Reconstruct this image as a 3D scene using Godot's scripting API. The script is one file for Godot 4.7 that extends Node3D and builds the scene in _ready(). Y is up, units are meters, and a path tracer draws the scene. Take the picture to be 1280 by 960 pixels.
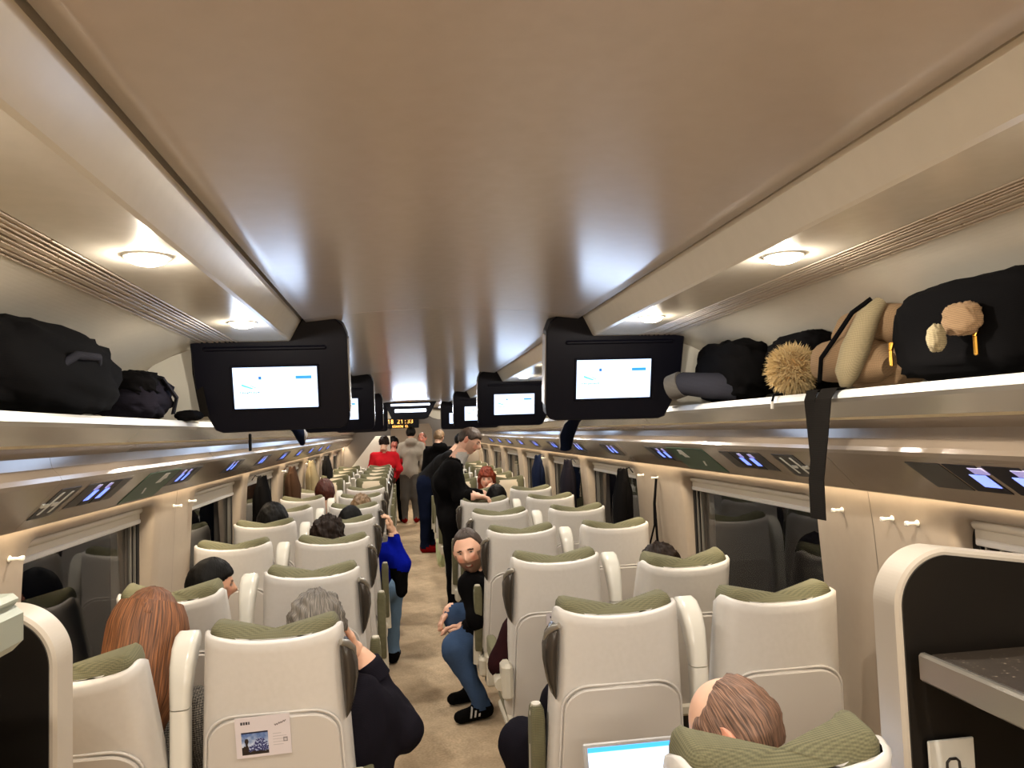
extends Node3D
# Interior of a long-distance train coach at night, seen from the aisle.
# x: right, y: up, the coach runs away from the camera along -z; P(x, y, d) takes a distance d down the coach.

const ORD := ["first", "second", "third", "fourth", "fifth", "sixth", "seventh", "eighth", "ninth", "tenth", "eleventh", "twelfth", "thirteenth", "fourteenth", "fifteenth", "sixteenth", "seventeenth", "eighteenth", "nineteenth", "twentieth"]
var M := {}
var taken := {}
var rng := RandomNumberGenerator.new()
var noise := FastNoiseLite.new()

func P(x: float, y: float, d: float) -> Vector3:
	return Vector3(x, y, -d)

# ---------------------------------------------------------------- scene
const LAMP_E := 0.105
const BEAM_E := 0.27
const LAMP_C := Color(1.0, 0.965, 0.915)
const UNSEEN_LAMP_E := 3.4  # strength of the unseen lamp behind the camera
const STRIP_C := Color(1.0, 0.92, 0.79)
const STRIP := 0.42
const TV_E := 1.55
const TV_L := 0.045
const LAPTOP_E := 1.6

func _ready() -> void:
	# camera: a 26 mm phone lens, turned 8 degrees right of the aisle, a little up, rolled 2 degrees
	var cam := Camera3D.new()
	cam.name = "camera"
	cam.fov = rad_to_deg(2.0 * atan(480.0 / 950.0))
	cam.near = 0.05
	cam.far = 100.0
	var yaw := deg_to_rad(8.3718)
	var pitch := deg_to_rad(3.3816)
	var roll := -0.035
	var fw := Vector3(sin(yaw) * cos(pitch), sin(pitch), -cos(yaw) * cos(pitch))
	var r0 := Vector3(cos(yaw), 0, sin(yaw))
	var u0 := r0.cross(fw)
	cam.transform = Transform3D(Basis(r0 * cos(roll) + u0 * sin(roll), u0 * cos(roll) - r0 * sin(roll), -fw), P(-0.2, 1.75, 0.0))
	add_child(cam)
	var env := Environment.new()
	env.background_mode = Environment.BG_COLOR
	env.background_color = Color(0.006, 0.007, 0.010)
	env.tonemap_mode = Environment.TONE_MAPPER_LINEAR
	env.tonemap_exposure = 1.82
	env.sdfgi_enabled = true
	env.ssao_enabled = true
	env.ssil_enabled = true
	var we := WorldEnvironment.new()
	we.name = "environment"
	we.environment = env
	add_child(we)
	noise.seed = 4
	noise.frequency = 0.02
	noise.fractal_octaves = 2
	make_materials()
	for k in M:
		M[k].cull_mode = BaseMaterial3D.CULL_DISABLED
	build_shell()
	var wl := build_wall(-1.0, WIN_L, "left")
	var wr := build_wall(1.0, WIN_R, "right")
	for d in [2.45, 4.08, 4.36, 7.6, 9.4]:
		hook(wl, -1.0, d)
	for d in [2.54, 2.26, 2.14, 4.52, 4.80, 8.25]:
		hook(wr, 1.0, d)
	build_side_fittings(-1.0, "left", wl)
	build_side_fittings(1.0, "right", wr)
	build_lamps()
	build_unseen_lamp()
	build_screens()
	build_end()
	build_seats()
	build_bays()
	build_people()
	build_things()
	print("built in ", Time.get_ticks_msec(), " ms")

# ---------------------------------------------------------------- tree helpers
func numbered(called: String) -> String:
	if not taken.has(called):
		taken[called] = 0
		return called
	taken[called] += 1
	return "%s_%03d" % [called, taken[called]]

func thing(called: String, label: String, category: String, at := Vector3.ZERO, group := "", turn := 0.0) -> Node3D:
	var o := Node3D.new()
	o.name = numbered(called)
	add_child(o)
	o.position = at
	o.rotation.y = turn
	o.set_meta("label", label)
	o.set_meta("category", category)
	if group:
		o.set_meta("group", group)
	return o

func struct(called: String, label := "") -> Node3D:
	var o := Node3D.new()
	o.name = numbered(called)
	add_child(o)
	o.set_meta("kind", "structure")
	o.set_meta("label", label if label else called)
	o.set_meta("category", called.split("_")[0])
	return o

func put(parent: Node3D, called: String, mesh: Mesh, m: Material, at := Vector3.ZERO, label := "") -> MeshInstance3D:
	var o := MeshInstance3D.new()
	o.name = called
	o.mesh = mesh
	o.material_override = m
	o.position = at
	o.cast_shadow = GeometryInstance3D.SHADOW_CASTING_SETTING_ON
	if label:
		o.set_meta("label", label)
	parent.add_child(o, true)
	return o

func begin() -> SurfaceTool:
	var st := SurfaceTool.new()
	st.begin(Mesh.PRIMITIVE_TRIANGLES)
	st.set_smooth_group(0)
	return st

func done(st: SurfaceTool) -> ArrayMesh:
	st.generate_normals()
	return st.commit()

func part(parent: Node3D, called: String, st: SurfaceTool, m: Material, label := "") -> MeshInstance3D:
	return put(parent, called, done(st), m, Vector3.ZERO, label)

# ---------------------------------------------------------------- shape helpers
func tri(st: SurfaceTool, a: Vector3, b: Vector3, c: Vector3) -> void:
	st.add_vertex(a); st.add_vertex(b); st.add_vertex(c)

func quad(st: SurfaceTool, a: Vector3, b: Vector3, c: Vector3, d: Vector3) -> void:
	tri(st, a, b, c); tri(st, a, c, d)

func quad_uv(st: SurfaceTool, p: Array) -> void:
	# corners: top left, top right, bottom right, bottom left
	var uv := [Vector2(0, 0), Vector2(1, 0), Vector2(1, 1), Vector2(0, 1)]
	for i in [0, 1, 2, 0, 2, 3]:
		st.set_uv(uv[i])
		st.add_vertex(p[i])

# a box with chamfered edges
func box(st: SurfaceTool, c: Vector3, s: Vector3, r := 0.004, t := Transform3D.IDENTITY) -> void:
	st.set_smooth_group(-1)
	var h := s / 2
	r = minf(r, minf(h.x, minf(h.y, h.z)) * 0.95)
	var v := {}
	for sx in [-1, 1]:
		for sy in [-1, 1]:
			for sz in [-1, 1]:
				var g := Vector3(sx, sy, sz)
				for ax in 3:
					var e := h - Vector3(r, r, r)
					e[ax] = h[ax]
					v[[sx, sy, sz, ax]] = t * (c + e * g)
	var q := func(a, b, cc, d, out: Vector3):
		var n: Vector3 = (b - a).cross(cc - a)
		if n.dot(t.basis * out) > 0:
			quad(st, a, d, cc, b)
		else:
			quad(st, a, b, cc, d)
	for ax in 3:
		var u := (ax + 1) % 3
		var w := (ax + 2) % 3
		for s0 in [-1, 1]:
			var f := []
			for k in [[-1, -1], [1, -1], [1, 1], [-1, 1]]:
				var key := [0, 0, 0, ax]
				key[ax] = s0; key[u] = k[0]; key[w] = k[1]
				f.append(v[key])
			var out := Vector3.ZERO
			out[ax] = s0
			q.call(f[0], f[1], f[2], f[3], out)
			# edges between this axis and the next
			for s1 in [-1, 1]:
				var ks := []
				for e in [[ax, -1], [ax, 1], [u, 1], [u, -1]]:
					var key := [0, 0, 0, e[0]]
					key[ax] = s0; key[u] = s1; key[w] = e[1]
					ks.append(v[key])
				var o2 := Vector3.ZERO
				o2[ax] = s0; o2[u] = s1
				q.call(ks[0], ks[1], ks[2], ks[3], o2)
	for sx in [-1, 1]:
		for sy in [-1, 1]:
			for sz in [-1, 1]:
				var a: Vector3 = v[[sx, sy, sz, 0]]
				var b: Vector3 = v[[sx, sy, sz, 1]]
				var d: Vector3 = v[[sx, sy, sz, 2]]
				if (b - a).cross(d - a).dot(t.basis * Vector3(sx, sy, sz)) > 0:
					tri(st, a, d, b)
				else:
					tri(st, a, b, d)
	st.set_smooth_group(0)

func boxm(c: Vector3, s: Vector3, r := 0.004) -> ArrayMesh:
	var st := begin()
	box(st, c, s, r)
	return done(st)

# skin between rings of equal length; rings run so that seen from the last ring they go counter-clockwise
func loft(st: SurfaceTool, rings: Array, closed := true, caps := true, flat_caps := true) -> void:
	var n: int = rings[0].size()
	for i in rings.size() - 1:
		var a: PackedVector3Array = rings[i]
		var b: PackedVector3Array = rings[i + 1]
		for j in (n if closed else n - 1):
			var k := (j + 1) % n
			quad(st, a[j], b[j], b[k], a[k])
	if caps and closed:
		for e in [0, rings.size() - 1]:
			var ring: PackedVector3Array = rings[e]
			var mid := Vector3.ZERO
			for p in ring:
				mid += p / n
			if flat_caps:
				st.set_smooth_group(1 + e)
			for j in n:
				if e == 0:
					tri(st, mid, ring[j], ring[(j + 1) % n])
				else:
					tri(st, mid, ring[(j + 1) % n], ring[j])
			st.set_smooth_group(0)

func tube(st: SurfaceTool, pts: Array, radii, n := 10, flat := 1.0) -> void:
	var rings := []
	var up := Vector3.UP
	var t0: Vector3 = (pts[1] - pts[0]).normalized()
	if absf(t0.dot(up)) > 0.9:
		up = Vector3.RIGHT
	var side := t0.cross(up).normalized()
	for i in pts.size():
		var t: Vector3 = (pts[mini(i + 1, pts.size() - 1)] - pts[maxi(i - 1, 0)]).normalized()
		side = (side - t * side.dot(t)).normalized()
		var w := t.cross(side).normalized()
		var r: float = radii[i] if radii is Array else radii
		var ring := PackedVector3Array()
		for j in n:
			var a := TAU * j / n
			ring.append(pts[i] + side * cos(a) * r + w * sin(a) * r * flat)
		rings.append(ring)
	loft(st, rings)

func ribbon(st: SurfaceTool, pts: Array, width: Vector3, thick: float) -> void:
	# a strap: flat band of given width vector along pts
	var rings := []
	for i in pts.size():
		var t: Vector3 = (pts[mini(i + 1, pts.size() - 1)] - pts[maxi(i - 1, 0)]).normalized()
		var nn := t.cross(width).normalized() * thick / 2
		rings.append(PackedVector3Array([pts[i] - width / 2 - nn, pts[i] + width / 2 - nn, pts[i] + width / 2 + nn, pts[i] - width / 2 + nn]))
	st.set_smooth_group(-1)
	loft(st, rings)
	st.set_smooth_group(0)

func lathe(st: SurfaceTool, prof: Array, t: Transform3D, n := 20) -> void:
	# prof: Vector2(radius, height)
	var rings := []
	for p in prof:
		var ring := PackedVector3Array()
		for j in n:
			var a := -TAU * j / n
			ring.append(t * Vector3(cos(a) * p.x, p.y, sin(a) * p.x))
		rings.append(ring)
	loft(st, rings)

# prism: polygon in (u, v), extruded along w from w0 to w1, placed by t
func prism(st: SurfaceTool, poly: PackedVector2Array, w0: float, w1: float, t := Transform3D.IDENTITY, bevel := 0.0, smooth := false) -> void:
	if Geometry2D.is_polygon_clockwise(poly):
		poly = poly.duplicate()
		poly.reverse()
	var n := poly.size()
	if not smooth:
		st.set_smooth_group(-1)
	var layers := []
	if bevel > 0:
		var inner := PackedVector2Array()
		for i in n:
			var a := poly[(i + n - 1) % n]
			var b := poly[i]
			var c := poly[(i + 1) % n]
			var n1 := (b - a).normalized().orthogonal()
			var n2 := (c - b).normalized().orthogonal()
			var nn := (n1 + n2).normalized()
			inner.append(b - nn * bevel / maxf(0.5, nn.dot(n1)))
		layers = [[inner, w0], [poly, w0 + bevel], [poly, w1 - bevel], [inner, w1]]
	else:
		layers = [[poly, w0], [poly, w1]]
	for l in layers.size() - 1:
		for i in n:
			var k := (i + 1) % n
			var a: Vector2 = layers[l][0][i]
			var b: Vector2 = layers[l][0][k]
			var c: Vector2 = layers[l + 1][0][k]
			var d: Vector2 = layers[l + 1][0][i]
			quad(st, t * Vector3(a.x, a.y, layers[l][1]), t * Vector3(d.x, d.y, layers[l + 1][1]), t * Vector3(c.x, c.y, layers[l + 1][1]), t * Vector3(b.x, b.y, layers[l][1]))
	st.set_smooth_group(-1)
	for e in [0, layers.size() - 1]:
		var pl: PackedVector2Array = layers[e][0]
		var w: float = layers[e][1]
		var ix := Geometry2D.triangulate_polygon(pl)
		for i in range(0, ix.size(), 3):
			var a := pl[ix[i]]
			var b := pl[ix[i + 1]]
			var c := pl[ix[i + 2]]
			var ccw := (b - a).cross(c - a) > 0
			var va := t * Vector3(a.x, a.y, w)
			var vb := t * Vector3(b.x, b.y, w)
			var vc := t * Vector3(c.x, c.y, w)
			if ccw == (e == 0):
				tri(st, va, vb, vc)
			else:
				tri(st, va, vc, vb)
	st.set_smooth_group(0)

# polygon of the coach's cross-section, from distance d0 to d1
func along(st: SurfaceTool, poly: Array, d0: float, d1: float, mirror := 1.0, smooth := false) -> void:
	var pl := PackedVector2Array()
	for p in poly:
		pl.append(Vector2(p[0] * mirror, p[1]))
	prism(st, pl, -d1, -d0, Transform3D.IDENTITY, 0.0, smooth)

func rrect(w: float, h: float, r: float, n := 5, c := Vector2.ZERO) -> PackedVector2Array:
	var out := PackedVector2Array()
	for q in 4:
		var cc := Vector2([1, -1, -1, 1][q] * (w / 2 - r), [1, 1, -1, -1][q] * (h / 2 - r)) + c
		for i in n + 1:
			var a := PI / 2 * (q + float(i) / n)
			out.append(cc + Vector2(cos(a), sin(a)) * r)
	return out

func ellipsoid(st: SurfaceTool, c: Vector3, r: Vector3, b := Basis.IDENTITY, bump := 0.0, freq := 8.0, nu := 18, nv := 12) -> void:
	var rings := []
	for i in nv + 1:
		var th := PI * i / nv
		th = clampf(th, 0.02, PI - 0.02)
		var ring := PackedVector3Array()
		for j in nu:
			var a := TAU * j / nu
			var d := Vector3(sin(th) * cos(a), -cos(th), sin(th) * sin(a))
			var k := 1.0
			if bump > 0:
				k += bump * noise.get_noise_3dv((c + d * r) * freq * 10.0)
			ring.append(c + b * (d * r * k))
		rings.append(ring)
	loft(st, rings, true, true, false)

# ---------------------------------------------------------------- materials
func mat(key: String, c: Color, rough := 0.6, metal := 0.0, spec := 0.5) -> StandardMaterial3D:
	var m := StandardMaterial3D.new()
	m.resource_name = key
	m.albedo_color = c
	m.roughness = rough
	m.metallic = metal
	m.metallic_specular = spec
	M[key] = m
	return m

func glow(key: String, c: Color, e: float) -> StandardMaterial3D:
	var m := mat(key, Color(0.9, 0.9, 0.9), 0.4)
	m.emission_enabled = true
	m.emission = c
	m.emission_energy_multiplier = e
	return m

func noise_tex(freq: float, lo: Color, hi: Color, size := 256, kind := FastNoiseLite.TYPE_SIMPLEX_SMOOTH, octaves := 4, sx := 1.0) -> ImageTexture:
	var f := FastNoiseLite.new()
	f.seed = 7
	f.noise_type = kind
	f.frequency = freq
	f.fractal_octaves = octaves
	var im := Image.create(size, size, false, Image.FORMAT_RGB8)
	for y in size:
		for x in size:
			# blended over the borders, so that it repeats without seams
			var u := float(x) / size
			var v := float(y) / size
			var a := f.get_noise_2d(x * sx, y)
			var b := f.get_noise_2d((x - size) * sx, y)
			var c := f.get_noise_2d(x * sx, y - size)
			var d := f.get_noise_2d((x - size) * sx, y - size)
			var k: float = lerpf(lerpf(a, b, u), lerpf(c, d, u), v)
			im.set_pixel(x, y, lo.lerp(hi, clampf(k * 0.9 + 0.5, 0, 1)))
	im.generate_mipmaps()
	return ImageTexture.create_from_image(im)

func tri_tex(m: StandardMaterial3D, t: Texture2D, scale: float, world := false) -> StandardMaterial3D:
	m.albedo_texture = t
	m.uv1_triplanar = true
	m.uv1_world_triplanar = world
	m.uv1_scale = Vector3(scale, scale, scale)
	return m

func bump(m: StandardMaterial3D, t: Texture2D, depth_cm: float) -> StandardMaterial3D:
	m.heightmap_enabled = true
	m.heightmap_texture = t
	m.heightmap_scale = depth_cm
	return m

func make_materials() -> void:
	var grain := noise_tex(0.05, Color(0.975, 0.975, 0.97), Color(1, 1, 1))
	var fine := noise_tex(0.35, Color(0.72, 0.72, 0.72), Color(1, 1, 1), 128)
	# woven cloth
	var weave := Image.create(64, 64, false, Image.FORMAT_RGB8)
	for y in 64:
		for x in 64:
			var over := (int(x / 4) + int(y / 4)) % 2 == 0
			var k := 0.5 + 0.5 * sin((x if over else y) * PI / 4.0)
			weave.set_pixel(x, y, Color(0.72, 0.72, 0.72).lerp(Color(1, 1, 1), k))
	var weave_t := ImageTexture.create_from_image(weave)
	tri_tex(mat("beige_plastic", Color(0.835, 0.815, 0.79), 0.38), grain, 3.0)
	mat("tray_plastic", Color(0.79, 0.765, 0.735), 0.42)
	mat("white_plastic", Color(0.88, 0.865, 0.82), 0.22)
	mat("grip_dark", Color(0.235, 0.21, 0.185), 0.22, 0.15)
	mat("silver", Color(0.66, 0.64, 0.60), 0.3, 0.7)
	mat("bracket", Color(0.80, 0.77, 0.70), 0.35)
	mat("chrome", Color(0.8, 0.8, 0.8), 0.12, 1.0)
	var olive := tri_tex(mat("olive_cloth", Color(0.47, 0.455, 0.335), 0.9), weave_t, 22.0)
	olive.rim_enabled = true
	olive.rim = 0.2
	bump(olive, weave_t, 0.08)
	mat("cream_cloth", Color(0.86, 0.80, 0.70), 0.9)
	mat("base_dark", Color(0.20, 0.19, 0.175), 0.5)
	tri_tex(mat("ceiling_paint", Color(0.695, 0.645, 0.60), 0.24, 0.0, 0.55), grain, 1.2, true)
	tri_tex(mat("soffit_paint", Color(0.80, 0.765, 0.70), 0.22), grain, 1.4, true)
	tri_tex(mat("wall_paint", Color(0.645, 0.585, 0.515), 0.42), grain, 1.4, true)
	tri_tex(mat("panel_gloss", Color(0.52, 0.46, 0.395), 0.2, 0.0, 0.55), grain, 1.4, true)
	mat("rack_metal", Color(0.74, 0.72, 0.68), 0.22, 0.55)
	mat("rack_edge", Color(0.92, 0.91, 0.88), 0.3)
	mat("vent_dark", Color(0.16, 0.135, 0.11), 0.7)
	mat("vent_bar", Color(0.68, 0.62, 0.54), 0.4)
	mat("rubber", Color(0.05, 0.05, 0.05), 0.5)
	mat("blind", Color(0.83, 0.79, 0.72), 0.5)
	mat("blind_bar", Color(0.93, 0.92, 0.9), 0.3)
	var carpet := noise_tex(0.12, Color(0.86, 0.85, 0.83), Color(1, 1, 1), 256)
	var fl := tri_tex(mat("carpet", Color(0.86, 0.765, 0.64), 0.85, 0.0, 0.25), carpet, 1.6, true)
	fl.detail_enabled = true
	fl.detail_albedo = noise_tex(0.018, Color(0.88, 0.88, 0.88), Color(1, 1, 1), 256)
	fl.detail_blend_mode = BaseMaterial3D.BLEND_MODE_MUL
	bump(fl, fine, 0.15)
	mat("tv_shell", Color(0.028, 0.028, 0.07), 0.42, 0.0, 0.3)
	mat("tv_side", Color(0.62, 0.60, 0.58), 0.25, 0.3)
	mat("bulkhead", Color(0.42, 0.39, 0.36), 0.35)
	mat("partition", Color(0.86, 0.84, 0.78), 0.5)
	mat("unit_white", Color(0.74, 0.70, 0.64), 0.45)
	tri_tex(mat("unit_dark", Color(0.10, 0.085, 0.07), 0.35), fine, 6.0)
	# dark laminate strewn with pale flecks
	var fleck := Image.create(256, 256, false, Image.FORMAT_RGB8)
	fleck.fill(Color(0.42, 0.40, 0.38))
	rng.seed = 21
	for i in 420:
		var k := rng.randf_range(0.5, 1.0)
		fleck.fill_rect(Rect2i(rng.randi_range(0, 252), rng.randi_range(0, 252), rng.randi_range(1, 4), rng.randi_range(1, 3)), Color(k, k * 0.97, k * 0.93))
	var stone := ImageTexture.create_from_image(fleck)
	tri_tex(mat("shelf_top", Color(0.55, 0.51, 0.47), 0.45), stone, 3.0)
	mat("sign_black", Color(0.10, 0.085, 0.075), 0.4)
	mat("sign_green", Color(0.09, 0.27, 0.15), 0.45)
	mat("sign_white", Color(0.85, 0.85, 0.82), 0.5)
	mat("paper", Color(0.86, 0.84, 0.84), 0.6)
	glow("lamp_glow", Color(1.0, 0.95, 0.86), 14.0)
	glow("strip_glow", Color(1.0, 0.9, 0.74), 5.0)
	glow("display_blue", Color(0.26, 0.45, 1.0), 1.0)
	glow("display_violet", Color(0.14, 0.14, 0.6), 0.6)
	glow("amber_led", Color(1.0, 0.66, 0.08), 2.0)
	glow("bar_white", Color(0.86, 0.9, 1.0), 2.6)
	var g := mat("window_glass", Color(0.02, 0.02, 0.02, 0.04), 0.02)
	g.transparency = BaseMaterial3D.TRANSPARENCY_ALPHA
	g.metallic_specular = 0.42
	# clothes
	for c in [["black_cloth", Color(0.065, 0.06, 0.062)], ["navy_cloth", Color(0.125, 0.115, 0.145)], ["charcoal_cloth", Color(0.13, 0.125, 0.125)], ["blue_cloth", Color(0.045, 0.11, 0.66)], ["jeans_light", Color(0.42, 0.52, 0.62)], ["jeans_mid", Color(0.28, 0.37, 0.51)], ["jeans_dark", Color(0.09, 0.12, 0.21)], ["grey_cloth", Color(0.70, 0.665, 0.61)], ["grey_trousers", Color(0.42, 0.40, 0.375)], ["red_cloth", Color(0.86, 0.15, 0.19)], ["red_shoe", Color(0.55, 0.07, 0.07)], ["black_shoe", Color(0.06, 0.055, 0.05)], ["burgundy_cloth", Color(0.20, 0.10, 0.11)], ["tan_cloth", Color(0.66, 0.54, 0.41)], ["beige_cloth", Color(0.66, 0.60, 0.47)], ["brown_cloth", Color(0.30, 0.22, 0.17)], ["white_cloth", Color(0.86, 0.84, 0.82)], ["slate_cloth", Color(0.22, 0.22, 0.25)], ["strap_cloth", Color(0.135, 0.12, 0.105)]]:
		var m := tri_tex(mat(c[0], c[1], 0.92, 0.0, 0.16), weave_t, 30.0)
		if c[1].get_luminance() > 0.3:
			m.rim_enabled = true
			m.rim = 0.15
	var tw := Image.create(64, 64, false, Image.FORMAT_RGB8)
	rng.seed = 5
	for y in 64:
		for x in 64:
			var on := ((x + y) % 8 < 4) == ((x - y + 64) % 8 < 4)
			var k := clampf((0.50 if on else 0.12) + rng.randf_range(-0.25, 0.3), 0, 1)
			tw.set_pixel(x, y, Color(k, k * 0.96, k * 0.9))
	var twm := mat("tweed_cloth", Color(0.9, 0.88, 0.85), 0.95)
	tri_tex(twm, ImageTexture.create_from_image(tw), 9.0)
	var sk := mat("skin", Color(1, 1, 1), 0.5)
	sk.vertex_color_use_as_albedo = true
	var strand := noise_tex(0.10, Color(0.38, 0.38, 0.38), Color(1, 1, 1), 256, FastNoiseLite.TYPE_SIMPLEX_SMOOTH, 3, 1.0)
	for c in [["hair_red", Color(0.66, 0.42, 0.25)], ["hair_black", Color(0.055, 0.042, 0.035)], ["hair_brown", Color(0.20, 0.14, 0.105)], ["hair_grey", Color(0.62, 0.58, 0.53)], ["hair_auburn", Color(0.42, 0.17, 0.10)], ["hair_thin", Color(0.68, 0.51, 0.41)], ["hair_blond", Color(0.68, 0.54, 0.38)], ["hair_orange", Color(0.72, 0.27, 0.07)], ["hair_greybrown", Color(0.36, 0.28, 0.225)]]:
		var m := mat(c[0], c[1], 0.55, 0.0, 0.5 if c[1].get_luminance() > 0.2 else 0.28)
		m.albedo_texture = strand
		m.uv1_scale = Vector3(5, 0.18, 1)
		bump(m, strand, 0.2)
	var fur := mat("fur", Color(0.84, 0.74, 0.54), 0.9)
	fur.rim_enabled = true
	fur.rim = 0.5
	mat("fur_base", Color(0.66, 0.53, 0.34), 0.95)
	mat("gold", Color(0.8, 0.6, 0.25), 0.25, 1.0)
	mat("case_grey", Color(0.66, 0.68, 0.62), 0.4)
	mat("laptop_silver", Color(0.78, 0.78, 0.78), 0.3, 0.4)
	mat("plastic_bag", Color(0.78, 0.83, 0.66), 0.3)
	mat("phone_black", Color(0.03, 0.03, 0.035), 0.2)

# ---------------------------------------------------------------- setting
const D0 := -3.0
const D1 := 16.2
const WIN_R := [[0.55, 2.0], [2.74, 4.13], [4.99, 6.34], [6.62, 8.05], [8.45, 9.85], [10.25, 11.65], [12.05, 13.45], [13.85, 15.2]]
const WIN_L := [[0.75, 1.85], [2.56, 3.78], [4.46, 5.74], [5.98, 7.4], [7.76, 9.2], [9.6, 11.0], [11.4, 12.8], [13.2, 14.6]]
const WIN_Y0 := 0.82
const WIN_Y1 := 1.455

func wall_x(y: float) -> float:
	# inner face of the side wall: leans out from the top to the sill
	if y > 1.1:
		return lerpf(1.335, 1.385, clampf((1.56 - y) / 0.46, 0, 1))
	return lerpf(1.385, 1.36, (1.1 - y) / 1.1)

func build_shell() -> void:
	var st := begin()
	box(st, Vector3(0, -0.06, -(D0 + D1 + 3) / 2), Vector3(3.1, 0.12, D1 + 3 - D0), 0.002)
	var fl := struct("floor", "brown carpeted floor of the coach")
	part(fl, "carpet", st, M.carpet)
	# ceiling: domed middle panels with open seams between them, under a roof slab
	var ce := struct("ceiling", "glossy beige curved ceiling of the coach")
	st = begin()
	box(st, Vector3(0, 2.42, -(D0 + D1 + 3) / 2), Vector3(3.1, 0.1, D1 + 3 - D0), 0.002)
	part(ce, "roof", st, M.bulkhead)
	var seams := [D0, 0.1, 3.16, 6.25, 9.3, 12.4, 15.6]
	for i in seams.size() - 1:
		var poly := []
		for k in 25:
			var x := lerpf(-0.585, 0.585, k / 24.0)
			poly.append([x, 2.262 - 0.036 * pow(x / 0.585, 2)])
		poly.append([0.585, 2.30]); poly.append([-0.585, 2.30])
		st = begin()
		along(st, poly, seams[i] + 0.002, seams[i + 1] - 0.002, 1.0, true)
		part(ce, "ceiling_panel", st, M.ceiling_paint)
	for s in [-1.0, 1.0]:
		# riser and lamp soffit
		st = begin()
		along(st, [[0.612, 2.37], [0.606, 2.235], [0.612, 2.226], [0.652, 2.156], [0.660, 2.15], [0.862, 2.15], [0.862, 2.37]], D0, 15.6, s)
		part(ce, "lamp_soffit", st, M.soffit_paint)
		st = begin()
		along(st, [[1.5, 2.37], [1.022, 2.37]] + cove_line() + [[1.41, 1.74], [1.5, 1.74]], D0, 15.6, s, false)
		part(ce, "cove", st, M.soffit_paint)
		st = begin()
		along(st, [[0.862, 2.2], [1.022, 2.2], [1.022, 2.23], [0.862, 2.23]], D0, 15.6, s)
		part(ce, "vent_duct", st, M.vent_dark)
		# vent bars, in lengths staggered along the coach; near ones one by one
		var ws := [0.009, 0.008, 0.008, 0.016, 0.010, 0.022, 0.012, 0.011]
		var x := 0.866
		for b in 8:
			var w: float = ws[b]
			var d := -0.9 + 0.11 * b
			var far := begin()
			var any := false
			while d < 15.4:
				var l: float = [0.62, 0.44, 0.52][(b + int(d)) % 3]
				st = begin()
				var e := minf(d + l, 15.5)
				box(st if d < 7 else far, Vector3(s * (x + w / 2), 2.158, -(d + e) / 2), Vector3(w, 0.018, e - d - 0.004), 0.002)
				if d < 7:
					part(ce, "vent_slat", st, M.vent_bar)
				else:
					any = true
				d = e
			# cross webs that close short stretches of the slot beside this bar
			var dd := -0.4 + 0.23 * (b % 3) + 0.4 * (b % 2)
			while dd < 15:
				box(far, Vector3(s * (x + w + 0.004), 2.160, -dd), Vector3(0.012, 0.014, 0.16 + 0.12 * (b % 4)), 0.001)
				dd += 0.62
			var o := part(ce, "vent_web", far, M.vent_bar)
			o.set_meta("kind", "stuff")
			x += w + 0.0085
	# end walls
	var we := struct("wall_back", "bulkhead behind the camera")
	part(we, "panel", slab(Vector3(0, 1.2, 3.05), Vector3(3.1, 2.5, 0.1)), M.wall_paint)

func cove_line() -> Array:
	# from the vent down behind the rack, in one even curve
	var out := []
	var c := Curve2D.new()
	c.add_point(Vector2(1.022, 2.15), Vector2.ZERO, Vector2(0.14, -0.005))
	c.add_point(Vector2(1.405, 1.86), Vector2(-0.01, 0.15))
	c.bake_interval = 0.004
	for i in 33:
		var p := c.sample_baked(c.get_baked_length() * i / 32.0)
		out.append([p.x, p.y])
	return out

func slab(c: Vector3, s: Vector3, r := 0.002) -> SurfaceTool:
	var st := begin()
	box(st, c, s, r)
	return st

func build_wall(s: float, wins: Array, side: String) -> Node3D:
	var w := struct("wall_" + side, "cream moulded side wall on the %s with window pillars" % side)
	# closed outer skin below and above the windows
	var st := begin()
	along(st, [[1.44, 0.0], [1.55, 0.0], [1.55, WIN_Y0 - 0.05], [1.44, WIN_Y0 - 0.05]], D0, D1, s)
	along(st, [[1.44, WIN_Y1 + 0.03], [1.55, WIN_Y1 + 0.03], [1.55, 1.95], [1.44, 1.95]], D0, D1, s)
	var d := D0
	for k in wins.size() + 1:
		var e: float = wins[k][0] - 0.02 if k < wins.size() else D1
		box(st, Vector3(s * 1.495, 1.15, -(d + e) / 2), Vector3(0.11, 0.9, e - d), 0.001)
		if k < wins.size():
			d = wins[k][1] + 0.02
	part(w, "outer_skin", st, M.bulkhead)
	# inner lining: one moulded panel round each window, split midway between windows
	var cuts := [D0]
	for k in wins.size() - 1:
		cuts.append((wins[k][1] + wins[k + 1][0]) / 2)
	cuts.append(D1)
	for k in wins.size():
		var d0: float = cuts[k] + 0.0015
		var d1: float = cuts[k + 1] - 0.0015
		var w0: float = wins[k][0]
		var w1: float = wins[k][1]
		lining(w, s, d0, d1, w0, w1)
		build_window(s, w0, w1, side, k)
	return w

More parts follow.
